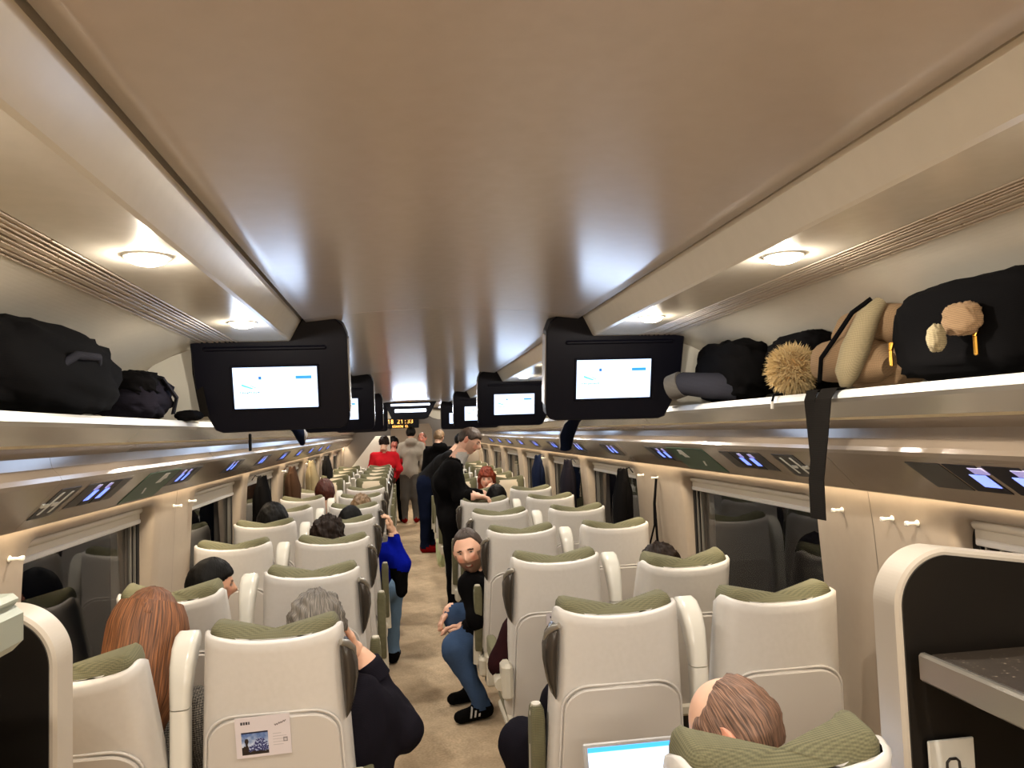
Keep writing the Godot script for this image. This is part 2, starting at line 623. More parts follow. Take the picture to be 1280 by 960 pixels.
func lining(w: Node3D, s: float, d0: float, d1: float, w0: float, w1: float) -> void:
	var c := Vector2((w0 + w1) / 2, (WIN_Y0 + WIN_Y1) / 2)
	var hole := rrect(w1 - w0, WIN_Y1 - WIN_Y0, 0.075, 8, c)
	var y0 := 0.02
	var y1 := 1.565
	# rings from the outer rectangle to the hole, then the reveal
	var outer := PackedVector2Array()
	for p in hole:
		outer.append(p)
	# walk round the outer rectangle by the direction from the centre, corners kept
	var n := hole.size()
	var q := n / 4
	for i in n:
		var quarter := i / q
		var t := float(i % q) / (q - 1)
		# each quarter covers one corner: two straight halves meeting in it
		var cx: float = d1 if quarter in [0, 3] else d0
		var cy: float = y1 if quarter in [0, 1] else y0
		var a := Vector2(cx, lerpf(c.y, cy, minf(1, t * 2)) if quarter in [0, 2] else cy)
		if quarter in [0, 2]:
			a = Vector2(cx, hole[quarter * q].y).lerp(Vector2(cx, cy), minf(1, t * 2)) if t < 0.5 else Vector2(cx, cy).lerp(Vector2(hole[quarter * q + q - 1].x, cy), (t - 0.5) * 2)
		else:
			a = Vector2(hole[quarter * q].x, cy).lerp(Vector2(cx, cy), minf(1, t * 2)) if t < 0.5 else Vector2(cx, cy).lerp(Vector2(cx, hole[quarter * q + q - 1].y), (t - 0.5) * 2)
		outer[i] = a
	var mid := PackedVector2Array()
	for i in n:
		mid.append(hole[i].lerp(c, -0.03))
	var rings := []
	for def in [[outer, 0.0], [mid, 0.0], [hole, 0.012], [hole, 0.07]]:
		var ring := PackedVector3Array()
		for p in def[0]:
			ring.append(Vector3(s * (wall_x(p.y) + def[1]), p.y, -p.x))
		rings.append(ring)
	# subdivide the flat field between outer and mid so that it follows the lean of the wall
	var full := []
	for t in [0.0, 0.33, 0.66]:
		var ring := PackedVector3Array()
		for i in n:
			var p := outer[i].lerp(mid[i], t)
			ring.append(Vector3(s * wall_x(p.y), p.y, -p.x))
		full.append(ring)
	full.append_array(rings.slice(1))
	if s > 0:
		for r in full:
			r.reverse()
	var st := begin()
	loft(st, full, true, false)
	part(w, "wall_panel", st, M.wall_paint)

func build_window(s: float, w0: float, w1: float, side: String, k: int) -> void:
	var o := struct("window_%d" % (k + 1 + (20 if s > 0 else 0)), "%s coach window from the camera in the %s wall, dark with night" % [ORD[k], side])
	var st := begin()
	var x := s * (wall_x(1.1) + 0.055)
	# double glazing
	for g in [0.0]:
		st = begin()
		quad(st, Vector3(x + s * g, WIN_Y0 - 0.02, -w0 + 0.015), Vector3(x + s * g, WIN_Y1 + 0.02, -w0 + 0.015), Vector3(x + s * g, WIN_Y1 + 0.02, -w1 - 0.015), Vector3(x + s * g, WIN_Y0 - 0.02, -w1 - 0.015))
		part(o, "pane", st, M.window_glass)
	# rubber gasket and the slim rails that guide the blind
	st = begin()
	for e in [w0 + 0.012, w1 - 0.012]:
		box(st, Vector3(x - s * 0.012, (WIN_Y0 + WIN_Y1) / 2, -e), Vector3(0.02, WIN_Y1 - WIN_Y0, 0.03), 0.003)
	for yy in [WIN_Y0 + 0.01, WIN_Y1 - 0.01]:
		box(st, Vector3(x - s * 0.012, yy, -(w0 + w1) / 2), Vector3(0.02, 0.03, w1 - w0), 0.003)
	part(o, "gasket", st, M.rubber)
	for e in [w0 + 0.045, w1 - 0.045, w1 - 0.10]:
		put(o, "guide_rail", boxm(Vector3(x - s * 0.014, (WIN_Y0 + WIN_Y1) / 2, -e), Vector3(0.012, WIN_Y1 - WIN_Y0 - 0.04, 0.008), 0.002), M.silver)
	# roller blind pulled down a little
	var drop := 0.062
	if s < 0 and k == 2:
		drop = 0.09
	st = begin()
	box(st, Vector3(x - s * 0.03, WIN_Y1 - drop / 2 - 0.005, -(w0 + w1) / 2), Vector3(0.006, drop, w1 - w0 - 0.05), 0.001)
	tube(st, [Vector3(x - s * 0.03, WIN_Y1 - 0.018, -w0 - 0.03), Vector3(x - s * 0.03, WIN_Y1 - 0.018, -w1 + 0.03)], 0.018, 12)
	part(o, "blind", st, M.blind)
	put(o, "blind_bar", boxm(Vector3(x - s * 0.032, WIN_Y1 - drop - 0.008, -(w0 + w1) / 2), Vector3(0.016, 0.02, w1 - w0 - 0.06), 0.004), M.blind_bar)

func hook(w: Node3D, s: float, d: float) -> void:
	var st := begin()
	var x := wall_x(1.42)
	lathe(st, [Vector2(0.004, -0.001), Vector2(0.010, 0.0), Vector2(0.010, 0.003), Vector2(0.005, 0.006), Vector2(0.0055, 0.026), Vector2(0.008, 0.034), Vector2(0.008, 0.040), Vector2(0.005, 0.042)], Transform3D(Basis(Vector3(0, 0, 1), s * PI / 2), Vector3(s * x, 1.42, -d)), 14)
	part(w, "coat_hook", st, M.white_plastic)

# the panel under the rack: points of its inclined face
func panel_pt(s: float, v: float, d: float, lift := 0.0015) -> Vector3:
	# v: 0 at the lower edge, 1 at the ridge
	var a := Vector2(1.28, 1.512)
	var b := Vector2(1.162, 1.638)
	var p := a.lerp(b, v)
	var nrm := Vector2(-(b.y - a.y), b.x - a.x).normalized()
	if nrm.x > 0:
		nrm = -nrm
	p += nrm * lift
	return Vector3(s * p.x, p.y, -d)

func plate(parent: Node3D, called: String, s: float, d0: float, d1: float, v0: float, v1: float, slant: float, m: Material, lift := 0.003, label := "") -> MeshInstance3D:
	# parallelogram plate on the inclined panel; slant moves its top edge along the coach
	var st := begin()
	st.set_smooth_group(-1)
	var c := [[d0 + slant, v1], [d1 + slant, v1], [d1, v0], [d0, v0]]
	var f := []
	var b := []
	for e in c:
		f.append(panel_pt(s, e[1], e[0], lift))
		b.append(panel_pt(s, e[1], e[0], -0.004))
	var uv := [Vector2(0, 0), Vector2(1, 0), Vector2(1, 1), Vector2(0, 1)]
	for i in ([0, 1, 2, 0, 2, 3] if s > 0 else [0, 2, 1, 0, 3, 2]):
		st.set_uv(uv[i])
		st.add_vertex(f[i])
	for i in 4:
		var j := (i + 1) % 4
		quad(st, f[i], b[i], b[j], f[j])
	return part(parent, called, st, m, label)

func build_side_fittings(s: float, side: String, w: Node3D) -> void:
	# luggage rack
	var r := thing("luggage_rack", "long overhead luggage rack with bright front lip along the %s wall" % side, "rack", Vector3.ZERO)
	var st := begin()
	along(st, [[1.085, 1.80], [1.41, 1.80], [1.41, 1.775], [1.12, 1.765]], D0, 15.5, s)
	part(r, "shelf", st, M.rack_metal)
	st = begin()
	along(st, [[1.060, 1.812], [1.066, 1.824], [1.080, 1.826], [1.092, 1.80], [1.125, 1.766], [1.132, 1.752], [1.118, 1.750], [1.070, 1.795]], D0, 15.5, s)
	part(r, "front_lip", st, M.rack_metal)
	st = begin()
	along(st, [[1.056, 1.806], [1.060, 1.822], [1.070, 1.8295], [1.084, 1.8295], [1.084, 1.825], [1.072, 1.824], [1.066, 1.812], [1.064, 1.806]], D0, 15.5, s)
	part(r, "lip_edge", st, M.rack_edge)
	for d in [3.42, 6.5, 9.55]:
		st = begin()
		along(st, [[1.0, 1.832], [1.07, 1.832], [1.40, 1.802], [1.40, 1.86], [1.36, 1.95], [1.31, 2.015], [1.24, 2.075], [1.17, 2.11], [1.10, 2.135], [1.0, 2.14]], d, d + 0.02, s)
		part(r, "partition", st, M.partition)
	# panel under the rack, hiding the light strip
	var p := struct("trim_%d" % (1 if s < 0 else 2), "glossy brown panel under the %s luggage rack" % side)
	var cuts := [D0, 0.2, 2.32, 4.56, 6.48, 8.2, 10.05, 11.85, 13.65, 15.5]
	for i in cuts.size() - 1:
		st = begin()
		along(st, [[1.150, 1.742], [1.185, 1.715], [1.178, 1.685], [1.158, 1.662], [1.152, 1.650], [1.160, 1.638], [1.278, 1.512], [1.286, 1.508], [1.296, 1.512], [1.300, 1.53], [1.24, 1.62], [1.24, 1.742]], cuts[i] + 0.001, cuts[i + 1] - 0.001, s)
		part(p, "panel", st, M.panel_gloss)
	# warm light strip behind the lower edge
	var d := D0 + 0.1
	var n := 0
	while d < 15.3:
		var e := minf(d + 3.0, 15.5)
		var l := thing("light_strip", "warm light strip hidden under the %s rack panel, %s length from the camera" % [side, ORD[n]], "light", Vector3.ZERO, "light strips under the racks")
		put(l, "diffuser", boxm(Vector3(s * 1.318, 1.556, -(d + e) / 2), Vector3(0.026, 0.012, e - d - 0.01), 0.002), M.strip_glow)
		var a := AreaLight3D.new()
		a.name = "strip_light"
		a.area_size = Vector2(e - d - 0.02, 0.024)
		a.light_energy = STRIP
		a.light_color = STRIP_C
		a.shadow_enabled = true
		a.area_range = 12.0
		a.transform = Transform3D(Basis(Vector3(0, 0, 1), Vector3(-1, 0, 0), Vector3(0, 1, 0)), Vector3(s * 1.318, 1.546, -(d + e) / 2))
		l.add_child(a)
		d = e
		n += 1
	# seat number displays, emergency signs and pictograms on the panel
	var rows := [1.62, 2.95, 3.98, 5.0, 6.0, 7.0, 8.0, 9.0, 10.0, 11.0, 12.0] if s > 0 else [2.72, 3.72, 4.75, 5.75, 6.75, 7.75, 8.75, 9.75, 10.75]
	for i in rows.size():
		var dc: float = rows[i]
		var h := 0.27 if (s > 0 and i == 0) else 0.19
		var sl := 0.045
		# dark end plates, lit screens between them
		var f := Node3D.new()
		f.name = "seat_number_display"
		p.add_child(f, true)
		var k := h / 0.19
		plate(f, "frame", s, dc - h * 1.02, dc + h * 1.02, 0.28, 0.94, sl, M.panel_gloss, 0.002)
		plate(f, "end_plate", s, dc - h, dc - h * 0.5, 0.34, 0.88, sl, M.sign_black, 0.004)
		plate(f, "end_plate", s, dc + h * 0.5, dc + h, 0.34, 0.88, sl, M.sign_black, 0.004)
		for q in [-0.46, 0.04]:
			plate(f, "screen_glass", s, dc + h * q, dc + h * (q + 0.42), 0.34, 0.88, sl, M.tv_shell, 0.004)
			plate(f, "screen", s, dc + h * q + 0.012 * k, dc + h * q + 0.05 * k, 0.46, 0.70, sl * 0.4, M.display_blue, 0.0055)
			plate(f, "screen_glow_band", s, dc + h * q + 0.012 * k, dc + h * q + 0.045 * k, 0.72, 0.84, sl * 0.25, M.display_violet, 0.0055)
	var signs := [[3.30, 3.78]] if s > 0 else [[3.08, 3.5]]
	for g in signs:
		var pl := plate(p, "emergency_sign", s, g[0], g[1], 0.06, 0.92, 0.07, M.sign_green, 0.004, "dark green emergency sign plate")
		var pic := Node3D.new()
		plate(pl, "pictogram", s, g[1] - 0.16, g[1] - 0.10, 0.55, 0.84, 0.03, M.sign_white, 0.0055)
		plate(pl, "pictogram", s, g[1] - 0.115, g[1] - 0.06, 0.66, 0.76, -0.01, M.sign_white, 0.0058)
		plate(pl, "pictogram", s, g[0] + 0.19, g[0] + 0.21, 0.26, 0.44, -0.02, M.sign_white, 0.0055)
		pic.free()
	for g in ([[2.50, 2.66]] if s > 0 else [[2.33, 2.47]]):
		var pl := plate(p, "pictogram_plate", s, g[0], g[1], 0.24, 0.88, 0.045, M.sign_black, 0.004, "black plate with white pictograms")
		for q in [0.25, 0.70]:
			var dm: float = lerpf(g[0], g[1], q)
			plate(pl, "pictogram", s, dm - 0.005, dm + 0.009, 0.34, 0.80, 0.04, M.sign_white, 0.0055)
			plate(pl, "pictogram", s, dm - 0.026, dm + 0.012, 0.50, 0.58, -0.006, M.sign_white, 0.0056)

func build_lamps() -> void:
	var disc := begin()
	lathe(disc, [Vector2(0.004, -0.020), Vector2(0.022, -0.0185), Vector2(0.036, -0.013), Vector2(0.043, -0.003), Vector2(0.043, 0.003)], Transform3D.IDENTITY, 24)
	var disc_m := done(disc)
	var ring := begin()
	var rr := []
	for pr in [[0.043, 0.004], [0.043, -0.002], [0.045, -0.0035], [0.048, -0.003], [0.050, -0.001], [0.050, 0.004]]:
		var c := PackedVector3Array()
		for j in 24:
			var a := TAU * j / 24
			c.append(Vector3(cos(a) * pr[0], pr[1], sin(a) * pr[0]))
		rr.append(c)
	loft(ring, rr, true, false)
	var ring_m := done(ring)
	for s in [-1.0, 1.0]:
		for k in 18:
			var d := -1.28 + k
			var t := thing("ceiling_downlight", "small round downlight in the %s lamp soffit, %s" % ["left" if s < 0 else "right", ("behind the camera" if d < 1 else "%s one in view from the camera" % ORD[k - 3]) if k != 0 else "farthest behind the camera"], "light", Vector3(s * 0.735, 2.15, -d), "downlights in the soffits")
			if d < 1 and k > 0:
				t.set_meta("label", "small round downlight in the %s lamp soffit, %s to last behind the camera" % ["left" if s < 0 else "right", ORD[3 - k]])
			put(t, "lens", disc_m, M.lamp_glow)
			put(t, "bezel", ring_m, M.white_plastic)
			var l := OmniLight3D.new()
			l.name = "downlight_glow"
			l.position = Vector3(0, -0.011, 0)
			l.omni_range = 14.0
			l.omni_attenuation = 2.0
			l.light_energy = LAMP_E
			l.light_size = 0.01
			l.light_color = LAMP_C
			l.shadow_enabled = true
			t.add_child(l)
			var b := SpotLight3D.new()
			b.name = "downlight_beam"
			b.position = Vector3(0, -0.022, 0)
			b.rotation.x = -PI / 2
			b.spot_angle = 70.0
			b.spot_angle_attenuation = 0.6
			b.spot_range = 14.0
			b.spot_attenuation = 2.0
			b.light_energy = BEAM_E
			b.light_size = 0.03
			b.light_color = LAMP_C
			b.shadow_enabled = true
			t.add_child(b)

func build_unseen_lamp() -> void:
	# unseen lamp behind the camera, placed to light the seat backs that face it
	var t := thing("unseen_ceiling_lamp", "broad white ceiling lamp out of view behind the camera, placed to light the seat backs", "light", P(0, 2.20, -1.6))
	put(t, "housing", boxm(Vector3(0, 0.02, 0), Vector3(0.86, 0.03, 0.34), 0.008), M.white_plastic)
	put(t, "diffuser", boxm(Vector3(0, 0.0, 0), Vector3(0.80, 0.014, 0.28), 0.004), M.lamp_glow)
	var a := AreaLight3D.new()
	a.name = "unseen_ceiling_light"
	a.area_size = Vector2(0.80, 0.28)
	a.light_energy = UNSEEN_LAMP_E
	a.light_color = Color(1.0, 0.975, 0.94)
	a.shadow_enabled = true
	a.area_range = 14.0
	a.transform = Transform3D(Basis(Vector3.RIGHT, -PI / 2), Vector3(0, -0.012, 0))
	t.add_child(a)

func screen_image() -> ImageTexture:
	var w := 420
	var h := 236
	var im := Image.create(w, h, false, Image.FORMAT_RGB8)
	im.fill(Color(0.97, 0.985, 1.0))
	im.fill_rect(Rect2i(28, 54, 92, 14), Color(1.0, 0.90, 0.93))
	im.fill_rect(Rect2i(128, 52, 226, 18), Color(0.80, 0.84, 0.86))
	im.fill_rect(Rect2i(138, 57, 170, 8), Color(0.95, 0.97, 0.98))
	im.fill_rect(Rect2i(312, 52, 80, 18), Color(0.20, 0.52, 0.78))
	im.fill_rect(Rect2i(126, 52, 14, 18), Color(0.18, 0.40, 0.58))
	im.fill_rect(Rect2i(26, 88, 106, 58), Color(0.88, 0.99, 0.96))
	# small map: green shapes over a row of dark dots
	for i in 26:
		im.fill_rect(Rect2i(40 + i * 2, 96 + int(i * 0.9) + (i * 7) % 3, 5, 8 - i / 6), Color(0.35, 0.82, 0.62))
		im.fill_rect(Rect2i(84 + i, 104 + i / 2, 3, 3), Color(0.5, 0.85, 0.7))
	for i in 9:
		im.fill_rect(Rect2i(30 + i * 11, 140 + (i * 5) % 4, 5 + (i * 3) % 5, 6), Color(0.35, 0.45, 0.42))
	im.fill_rect(Rect2i(150, 196, 150, 3), Color(0.86, 0.9, 0.86))
	return ImageTexture.create_from_image(im)

func build_screens() -> void:
	var sm := mat("tv_picture", Color(0.02, 0.02, 0.02), 0.3)
	sm.emission_enabled = true
	sm.emission_texture = screen_image()
	sm.emission_operator = BaseMaterial3D.EMISSION_OP_MULTIPLY
	sm.emission = Color(0.80, 0.88, 1.0)
	sm.emission_energy_multiplier = TV_E
	var tilt := deg_to_rad(15)
	for s in [-1.0, 1.0]:
		for k in 4:
			var d: float = [3.33, 6.40, 9.45, 12.5][k]
			var t := thing("ceiling_monitor", "black ceiling monitor with a lit white screen, %s on the %s" % [["nearest", "second", "third", "farthest"][k], "left" if s < 0 else "right"], "monitor", Vector3(0.76 if s > 0 else -0.735, 1.955, -d), "ceiling monitors")
			t.rotation.x = tilt
			# outline, x towards the window
			var o := [[-0.315, -0.12], [-0.312, -0.150], [-0.295, -0.170], [-0.270, -0.178], [0.215, -0.184], [0.245, -0.172], [0.298, -0.06], [0.314, 0.02], [0.322, 0.205], [0.312, 0.212], [-0.065, 0.212], [-0.085, 0.22], [-0.135, 0.290], [-0.265, 0.292], [-0.300, 0.262], [-0.316, 0.220]]
			var poly := PackedVector2Array()
			for p in o:
				poly.append(Vector2(p[0] * s, p[1] * 1.02))
			var st := begin()
			prism(st, poly, -0.085, 0.0, Transform3D.IDENTITY, 0.006)
			part(t, "housing", st, M.tv_shell)
			# brow over the screen and pale aisle-side edge
			put(t, "brow", boxm(Vector3(s * 0.02, 0.175, 0.004), Vector3(0.5, 0.018, 0.014), 0.006), M.tv_shell)
			st = begin()
			box(st, Vector3(-s * 0.316, 0.05, -0.045), Vector3(0.008, 0.32, 0.07), 0.003)
			part(t, "side_trim", st, M.tv_side)
			var scr := begin()
			var c := Vector3(-0.005 if s > 0 else 0.013, 0.006, 0.0035)
			var hw := 0.172
			var hh := 0.088
			quad_uv(scr, [c + Vector3(-hw, hh, 0), c + Vector3(hw, hh, 0), c + Vector3(hw, -hh, 0), c + Vector3(-hw, -hh, 0)])
			part(t, "screen", scr, sm, "lit white screen with a blue bar and a small green map")
			st = begin()
			for e in [[Vector3(0, hh + 0.005, 0), Vector3(hw * 2 + 0.02, 0.008, 0.008)], [Vector3(0, -hh - 0.005, 0), Vector3(hw * 2 + 0.02, 0.008, 0.008)], [Vector3(-hw - 0.005, 0, 0), Vector3(0.008, hh * 2, 0.008)], [Vector3(hw + 0.005, 0, 0), Vector3(0.008, hh * 2, 0.008)]]:
				box(st, c + e[0], e[1], 0.002)
			part(t, "bezel", st, M.tv_shell)
			var a := AreaLight3D.new()
			a.name = "screen_light"
			a.area_size = Vector2(hw * 2, hh * 2)
			a.light_energy = TV_L
			a.light_color = Color(0.80, 0.88, 1.0)
			a.shadow_enabled = true
			a.area_range = 8.0
			a.transform = Transform3D(Basis(Vector3(-1, 0, 0), Vector3(0, 1, 0), Vector3(0, 0, -1)), c + Vector3(0, 0, 0.006))
			t.add_child(a)

func build_end() -> void:
	# portal, vestibule beyond it, and what hangs there
	var we := struct("wall_end", "grey bulkhead with an arched doorway at the far end")
	var st := begin()
	# bulkhead with the doorway left open
	var poly := PackedVector2Array([Vector2(-1.5, 0), Vector2(-0.42, 0), Vector2(-0.42, 1.80), Vector2(-0.36, 1.92), Vector2(0.36, 1.92), Vector2(0.42, 1.80), Vector2(0.42, 0), Vector2(1.5, 0), Vector2(1.5, 2.4), Vector2(-1.5, 2.4)])
	prism(st, poly, -15.72, -15.6)
	part(we, "bulkhead", st, M.bulkhead)
	# white cheeks over the racks and the pale upper arch
	for s in [-1.0, 1.0]:
		st = begin()
		prism(st, PackedVector2Array([Vector2(s * 0.30, 2.22), Vector2(s * 1.02, 2.14), Vector2(s * 1.3, 2.05), Vector2(s * 1.3, 1.98), Vector2(s * 0.55, 2.00), Vector2(s * 0.44, 2.03), Vector2(s * 0.36, 2.08)]), -15.6, -15.55)
		part(we, "arch_cheek", st, M.partition)
	st = begin()
	along(st, [[1.40, 0.0], [1.55, 0.0], [1.55, 2.4], [1.40, 2.4]], 15.7, 18.8, 1.0)
	along(st, [[1.40, 0.0], [1.55, 0.0], [1.55, 2.4], [1.40, 2.4]], 15.7, 18.8, -1.0)
	box(st, Vector3(0, 1.2, -18.8), Vector3(3.0, 2.5, 0.1), 0.002)
	part(we, "vestibule_wall", st, M.wall_paint)
	st = begin()
	box(st, Vector3(0, 2.3, -17.3), Vector3(2.9, 0.06, 3.0), 0.002)
	part(we, "vestibule_ceiling", st, M.soffit_paint)
	var v := thing("unseen_vestibule_lamp", "flat white ceiling lamp out of view beyond the far doorway, placed to light the vestibule", "light", Vector3(0.1, 2.26, -16.7))  # out of view above the doorway, placed to brighten the far end
	put(v, "diffuser", boxm(Vector3.ZERO, Vector3(0.5, 0.02, 0.8), 0.006), M.bar_white)
	var a := AreaLight3D.new()
	a.name = "unseen_vestibule_light"
	a.area_size = Vector2(0.5, 0.8)
	a.light_energy = 2.2
	a.light_color = Color(1, 0.95, 0.86)
	a.shadow_enabled = true
	a.area_range = 8.0
	a.transform = Transform3D(Basis(Vector3.RIGHT, -PI / 2), Vector3(0, -0.02, 0))
	v.add_child(a)
	# passenger information display in amber
	var t := thing("led_display", "small black information display with amber digits over the far doorway", "display", Vector3(-0.21, 1.94, -15.52))
	put(t, "case", boxm(Vector3(0.05, 0.0, 0), Vector3(0.62, 0.20, 0.05), 0.01), M.tv_shell)
	for e in [["18 21:33", 0.036, 0.0022, M.amber_led], ["KRAKOW GL", -0.062, 0.0010, M.amber_led]]:
		var tm := TextMesh.new()
		var f := SystemFont.new()
		f.font_names = PackedStringArray(["Droid Sans Mono"])
		f.font_weight = 700
		tm.font = f
		tm.text = e[0]
		tm.font_size = 32
		tm.pixel_size = 0.0034 if e[1] > 0 else 0.0019
		tm.depth = 0.004
		put(t, "lettering", tm, e[3], Vector3(-0.01, e[1], 0.028))
	# dark ceiling unit with two lit bars
	var u := thing("ceiling_light_unit", "dark trapezoid ceiling unit with two white light bars down the aisle", "light", Vector3(-0.05, 2.1, -12.3))
	st = begin()
	prism(st, PackedVector2Array([Vector2(-0.42, 0.14), Vector2(0.42, 0.14), Vector2(0.28, -0.12), Vector2(0.22, -0.14), Vector2(-0.24, -0.14), Vector2(-0.30, -0.12)]), -0.2, 0.0, Transform3D.IDENTITY, 0.01)
	part(u, "housing", st, M.tv_shell)
	for e in [[0.095, 0.62, 0.032], [0.0, 0.50, 0.05]]:
		put(u, "light_bar", boxm(Vector3(0, e[0], 0.004), Vector3(e[1], e[2], 0.012), 0.004), M.bar_white)
	var ua := AreaLight3D.new()
	ua.name = "bar_light"
	ua.area_size = Vector2(0.5, 0.05)
	ua.light_energy = 0.25
	ua.light_color = Color(0.86, 0.92, 1.0)
	ua.shadow_enabled = true
	ua.area_range = 8.0
	ua.transform = Transform3D(Basis(Vector3(-1, 0, 0), Vector3(0, 1, 0), Vector3(0, 0, -1)), Vector3(0, 0.0, 0.014))
	u.add_child(ua)
	var wl := thing("angled_light_strip", "slanting white light strip on the right soffit near the far end", "light", Vector3(0.50, 2.185, -13.2))
	put(wl, "diffuser", boxm(Vector3.ZERO, Vector3(0.06, 0.02, 1.1), 0.006), M.bar_white)
	# white partition with a notice left of the far rows
	var q := thing("partition_panel", "white sloping partition panel behind the far left seats", "partition", Vector3(0, 0, -14.9))
	st = begin()
	prism(st, PackedVector2Array([Vector2(-1.30, 0.0), Vector2(-0.42, 0.0), Vector2(-0.42, 1.70), Vector2(-0.70, 1.70), Vector2(-1.30, 0.95)]), -0.03, 0.0, Transform3D.IDENTITY, 0.004)
	part(q, "panel", st, M.partition)
	put(q, "notice", boxm(Vector3(-0.52, 1.63, 0.002), Vector3(0.14, 0.06, 0.004), 0.001), M.tray_plastic)

# ---------------------------------------------------------------- seats
var seat_meshes := {}

func lean(y: float) -> float:
	# the back leans: its top stands at z = 0, its foot further forward
	return (1.14 - y) * -0.13

func back_width(y: float) -> float:
	return lerpf(0.482, 0.405, clampf((y - 0.48) / 0.66, 0, 1))

func dense(poly: PackedVector2Array, step := 0.025) -> PackedVector2Array:
	# the same outline with its long edges divided
	var out := PackedVector2Array()
	for i in poly.size():
		var a := poly[i]
		var b := poly[(i + 1) % poly.size()]
		var n := maxi(1, int(round(a.distance_to(b) / step)))
		for k in n:
			out.append(a.lerp(b, float(k) / n))
	return out

func seat_parts() -> void:
	# all in seat axes: x across, y up, the seat faces -z, its back is turned to +z
	var st := begin()
	var ys := [0.43, 0.47, 0.60, 0.75, 0.90, 1.02, 1.10, 1.128, 1.136]
	var rings := []
	for i in ys.size():
		var y: float = ys[i]
		var w := back_width(y)
		var edge := 0.0 if i < ys.size() - 1 else 0.007
		if i == 0:
			edge = 0.01
		var h := w / 2 - edge
		var ring := PackedVector3Array()
		var out := []
		# outer surface, from one front edge round the back to the other
		out.append(Vector2(-h, -0.125))
		out.append(Vector2(-h - 0.004, -0.07))
		for k in 6:
			var a := PI + PI / 2 * k / 5.0
			out.append(Vector2(-h + 0.05 + cos(a) * 0.05, -0.05 - sin(a) * 0.05 - edge))
		for k in range(1, 10):
			var t := k / 10.0
			out.append(Vector2(lerpf(-h + 0.05, h - 0.05, t), 0.010 * sin(t * PI) - edge))
		for k in 6:
			var a := PI * 1.5 + PI / 2 * k / 5.0
			out.append(Vector2(h - 0.05 + cos(a) * 0.05, -0.05 - sin(a) * 0.05 - edge))
		out.append(Vector2(h + 0.004, -0.07))
		out.append(Vector2(h, -0.125))
		# inner surface
		out.append(Vector2(h - 0.016, -0.125))
		for k in range(0, 11):
			var t := k / 10.0
			out.append(Vector2(lerpf(h - 0.02, -h + 0.02, t), -0.04 + 0.012 * sin(t * PI)))
		out.append(Vector2(-h + 0.016, -0.125))
		for p in out:
			var up := 0.032 * pow(absf(p.x) / 0.2, 2.6) * smoothstep(0.95, 1.13, y)
			# side wings fall away towards the front
			var z: float = p.y + lean(y)
			if p.y < -0.06:
				up -= 0.03 * smoothstep(0.98, 1.13, y) * smoothstep(-0.06, -0.125, p.y)
			ring.append(Vector3(p.x, y + up, z))
		rings.append(ring)
	# close the rim: the outer line drawn in to the middle of the wall
	var lip := PackedVector3Array()
	for p in rings[rings.size() - 1]:
		var q: Vector3 = p
		q.x *= 0.965
		q.z = minf(q.z, -0.026)
		q.y -= 0.002
		lip.append(q)
	rings.append(lip)
	loft(st, rings, true, false)
	seat_meshes.shell = done(st)
	# back cushion with raised ears
	st = begin()
	rings = []
	var cush := dense(rrect(0.36, 0.105, 0.04, 4, Vector2(0, -0.072)))
	ys = [0.50, 0.53, 0.70, 0.90, 1.03, 1.09, 1.113, 1.128, 1.136]
	for i in ys.size():
		var y: float = ys[i]
		var w := back_width(y) - 0.035
		var shrink: float = [0.02, 0.0, 0.0, 0.0, 0.0, 0.0, 0.003, 0.012, 0.026][i]
		var ring := PackedVector3Array()
		for p0 in cush:
			var p := Vector2(p0.x * (w - shrink * 2) / 0.36, -0.072 + (p0.y + 0.072) * (0.105 - shrink * 1.6) / 0.105)
			var ear := smoothstep(0.095, 0.170, absf(p.x)) * smoothstep(0.95, 1.11, y)
			var z := p.y + lean(y)
			if p.y < -0.08:
				z -= ear * 0.035
			ring.append(Vector3(p.x * (1.0 + 0.03 * ear), y + ear * 0.048 + 0.010 * smoothstep(1.0, 1.13, y) * pow(p.x / 0.2, 2), z))
		ring.reverse()
		rings.append(ring)
	loft(st, rings, true, true, false)
	seat_meshes.back_cushion = done(st)
	# cream headrest cover on the front of the cushion
	st = begin()
	rings = []
	for i in 7:
		var y := lerpf(0.90, 1.14, i / 6.0)
		var ring := PackedVector3Array()
		for p in rrect(0.23, 0.014, 0.006, 3, Vector2(0, -0.128)):
			ring.append(Vector3(p.x, y, p.y + lean(y) + (0.02 if i == 6 else 0.0)))
		ring.reverse()
		rings.append(ring)
	loft(st, rings)
	seat_meshes.headrest_cover = done(st)
	# folded table on the back
	st = begin()
	var poly := PackedVector2Array()
	for p in [Vector2(-0.215, 0.44), Vector2(0.215, 0.44)]:
		poly.append(p)
	for k in 9:
		var a := PI / 2 * k / 8.0
		poly.append(Vector2(0.108 + cos(a) * 0.085, 0.845 + sin(a) * 0.072))
	for k in 9:
		var a := PI / 2 + PI / 2 * k / 8.0
		poly.append(Vector2(-0.108 + cos(a) * 0.085, 0.845 + sin(a) * 0.072))
	var ang := atan(0.13)
	prism(st, poly, 0.006, 0.020, Transform3D(Basis(Vector3.RIGHT, ang), Vector3(0, 0.0, lean(0.0) - 0.0)), 0.004)
	seat_meshes.table = done(st)
	# pale outline that frames the table
	st = begin()
	var rim := []
	for p in poly:
		rim.append(Vector3(p.x * 1.03, p.y + (0.008 if p.y > 0.5 else -0.004), 0.008))
	var tt := Transform3D(Basis(Vector3.RIGHT, ang), Vector3(0, 0, lean(0.0)))
	var rr := []
	for i in rim.size():
		rr.append(tt * rim[(i + 1) % rim.size()])
	tube(st, rr, 0.0045, 6)
	seat_meshes.table_frame = done(st)
	# moulded foot of the back with a dark recess
	st = begin()
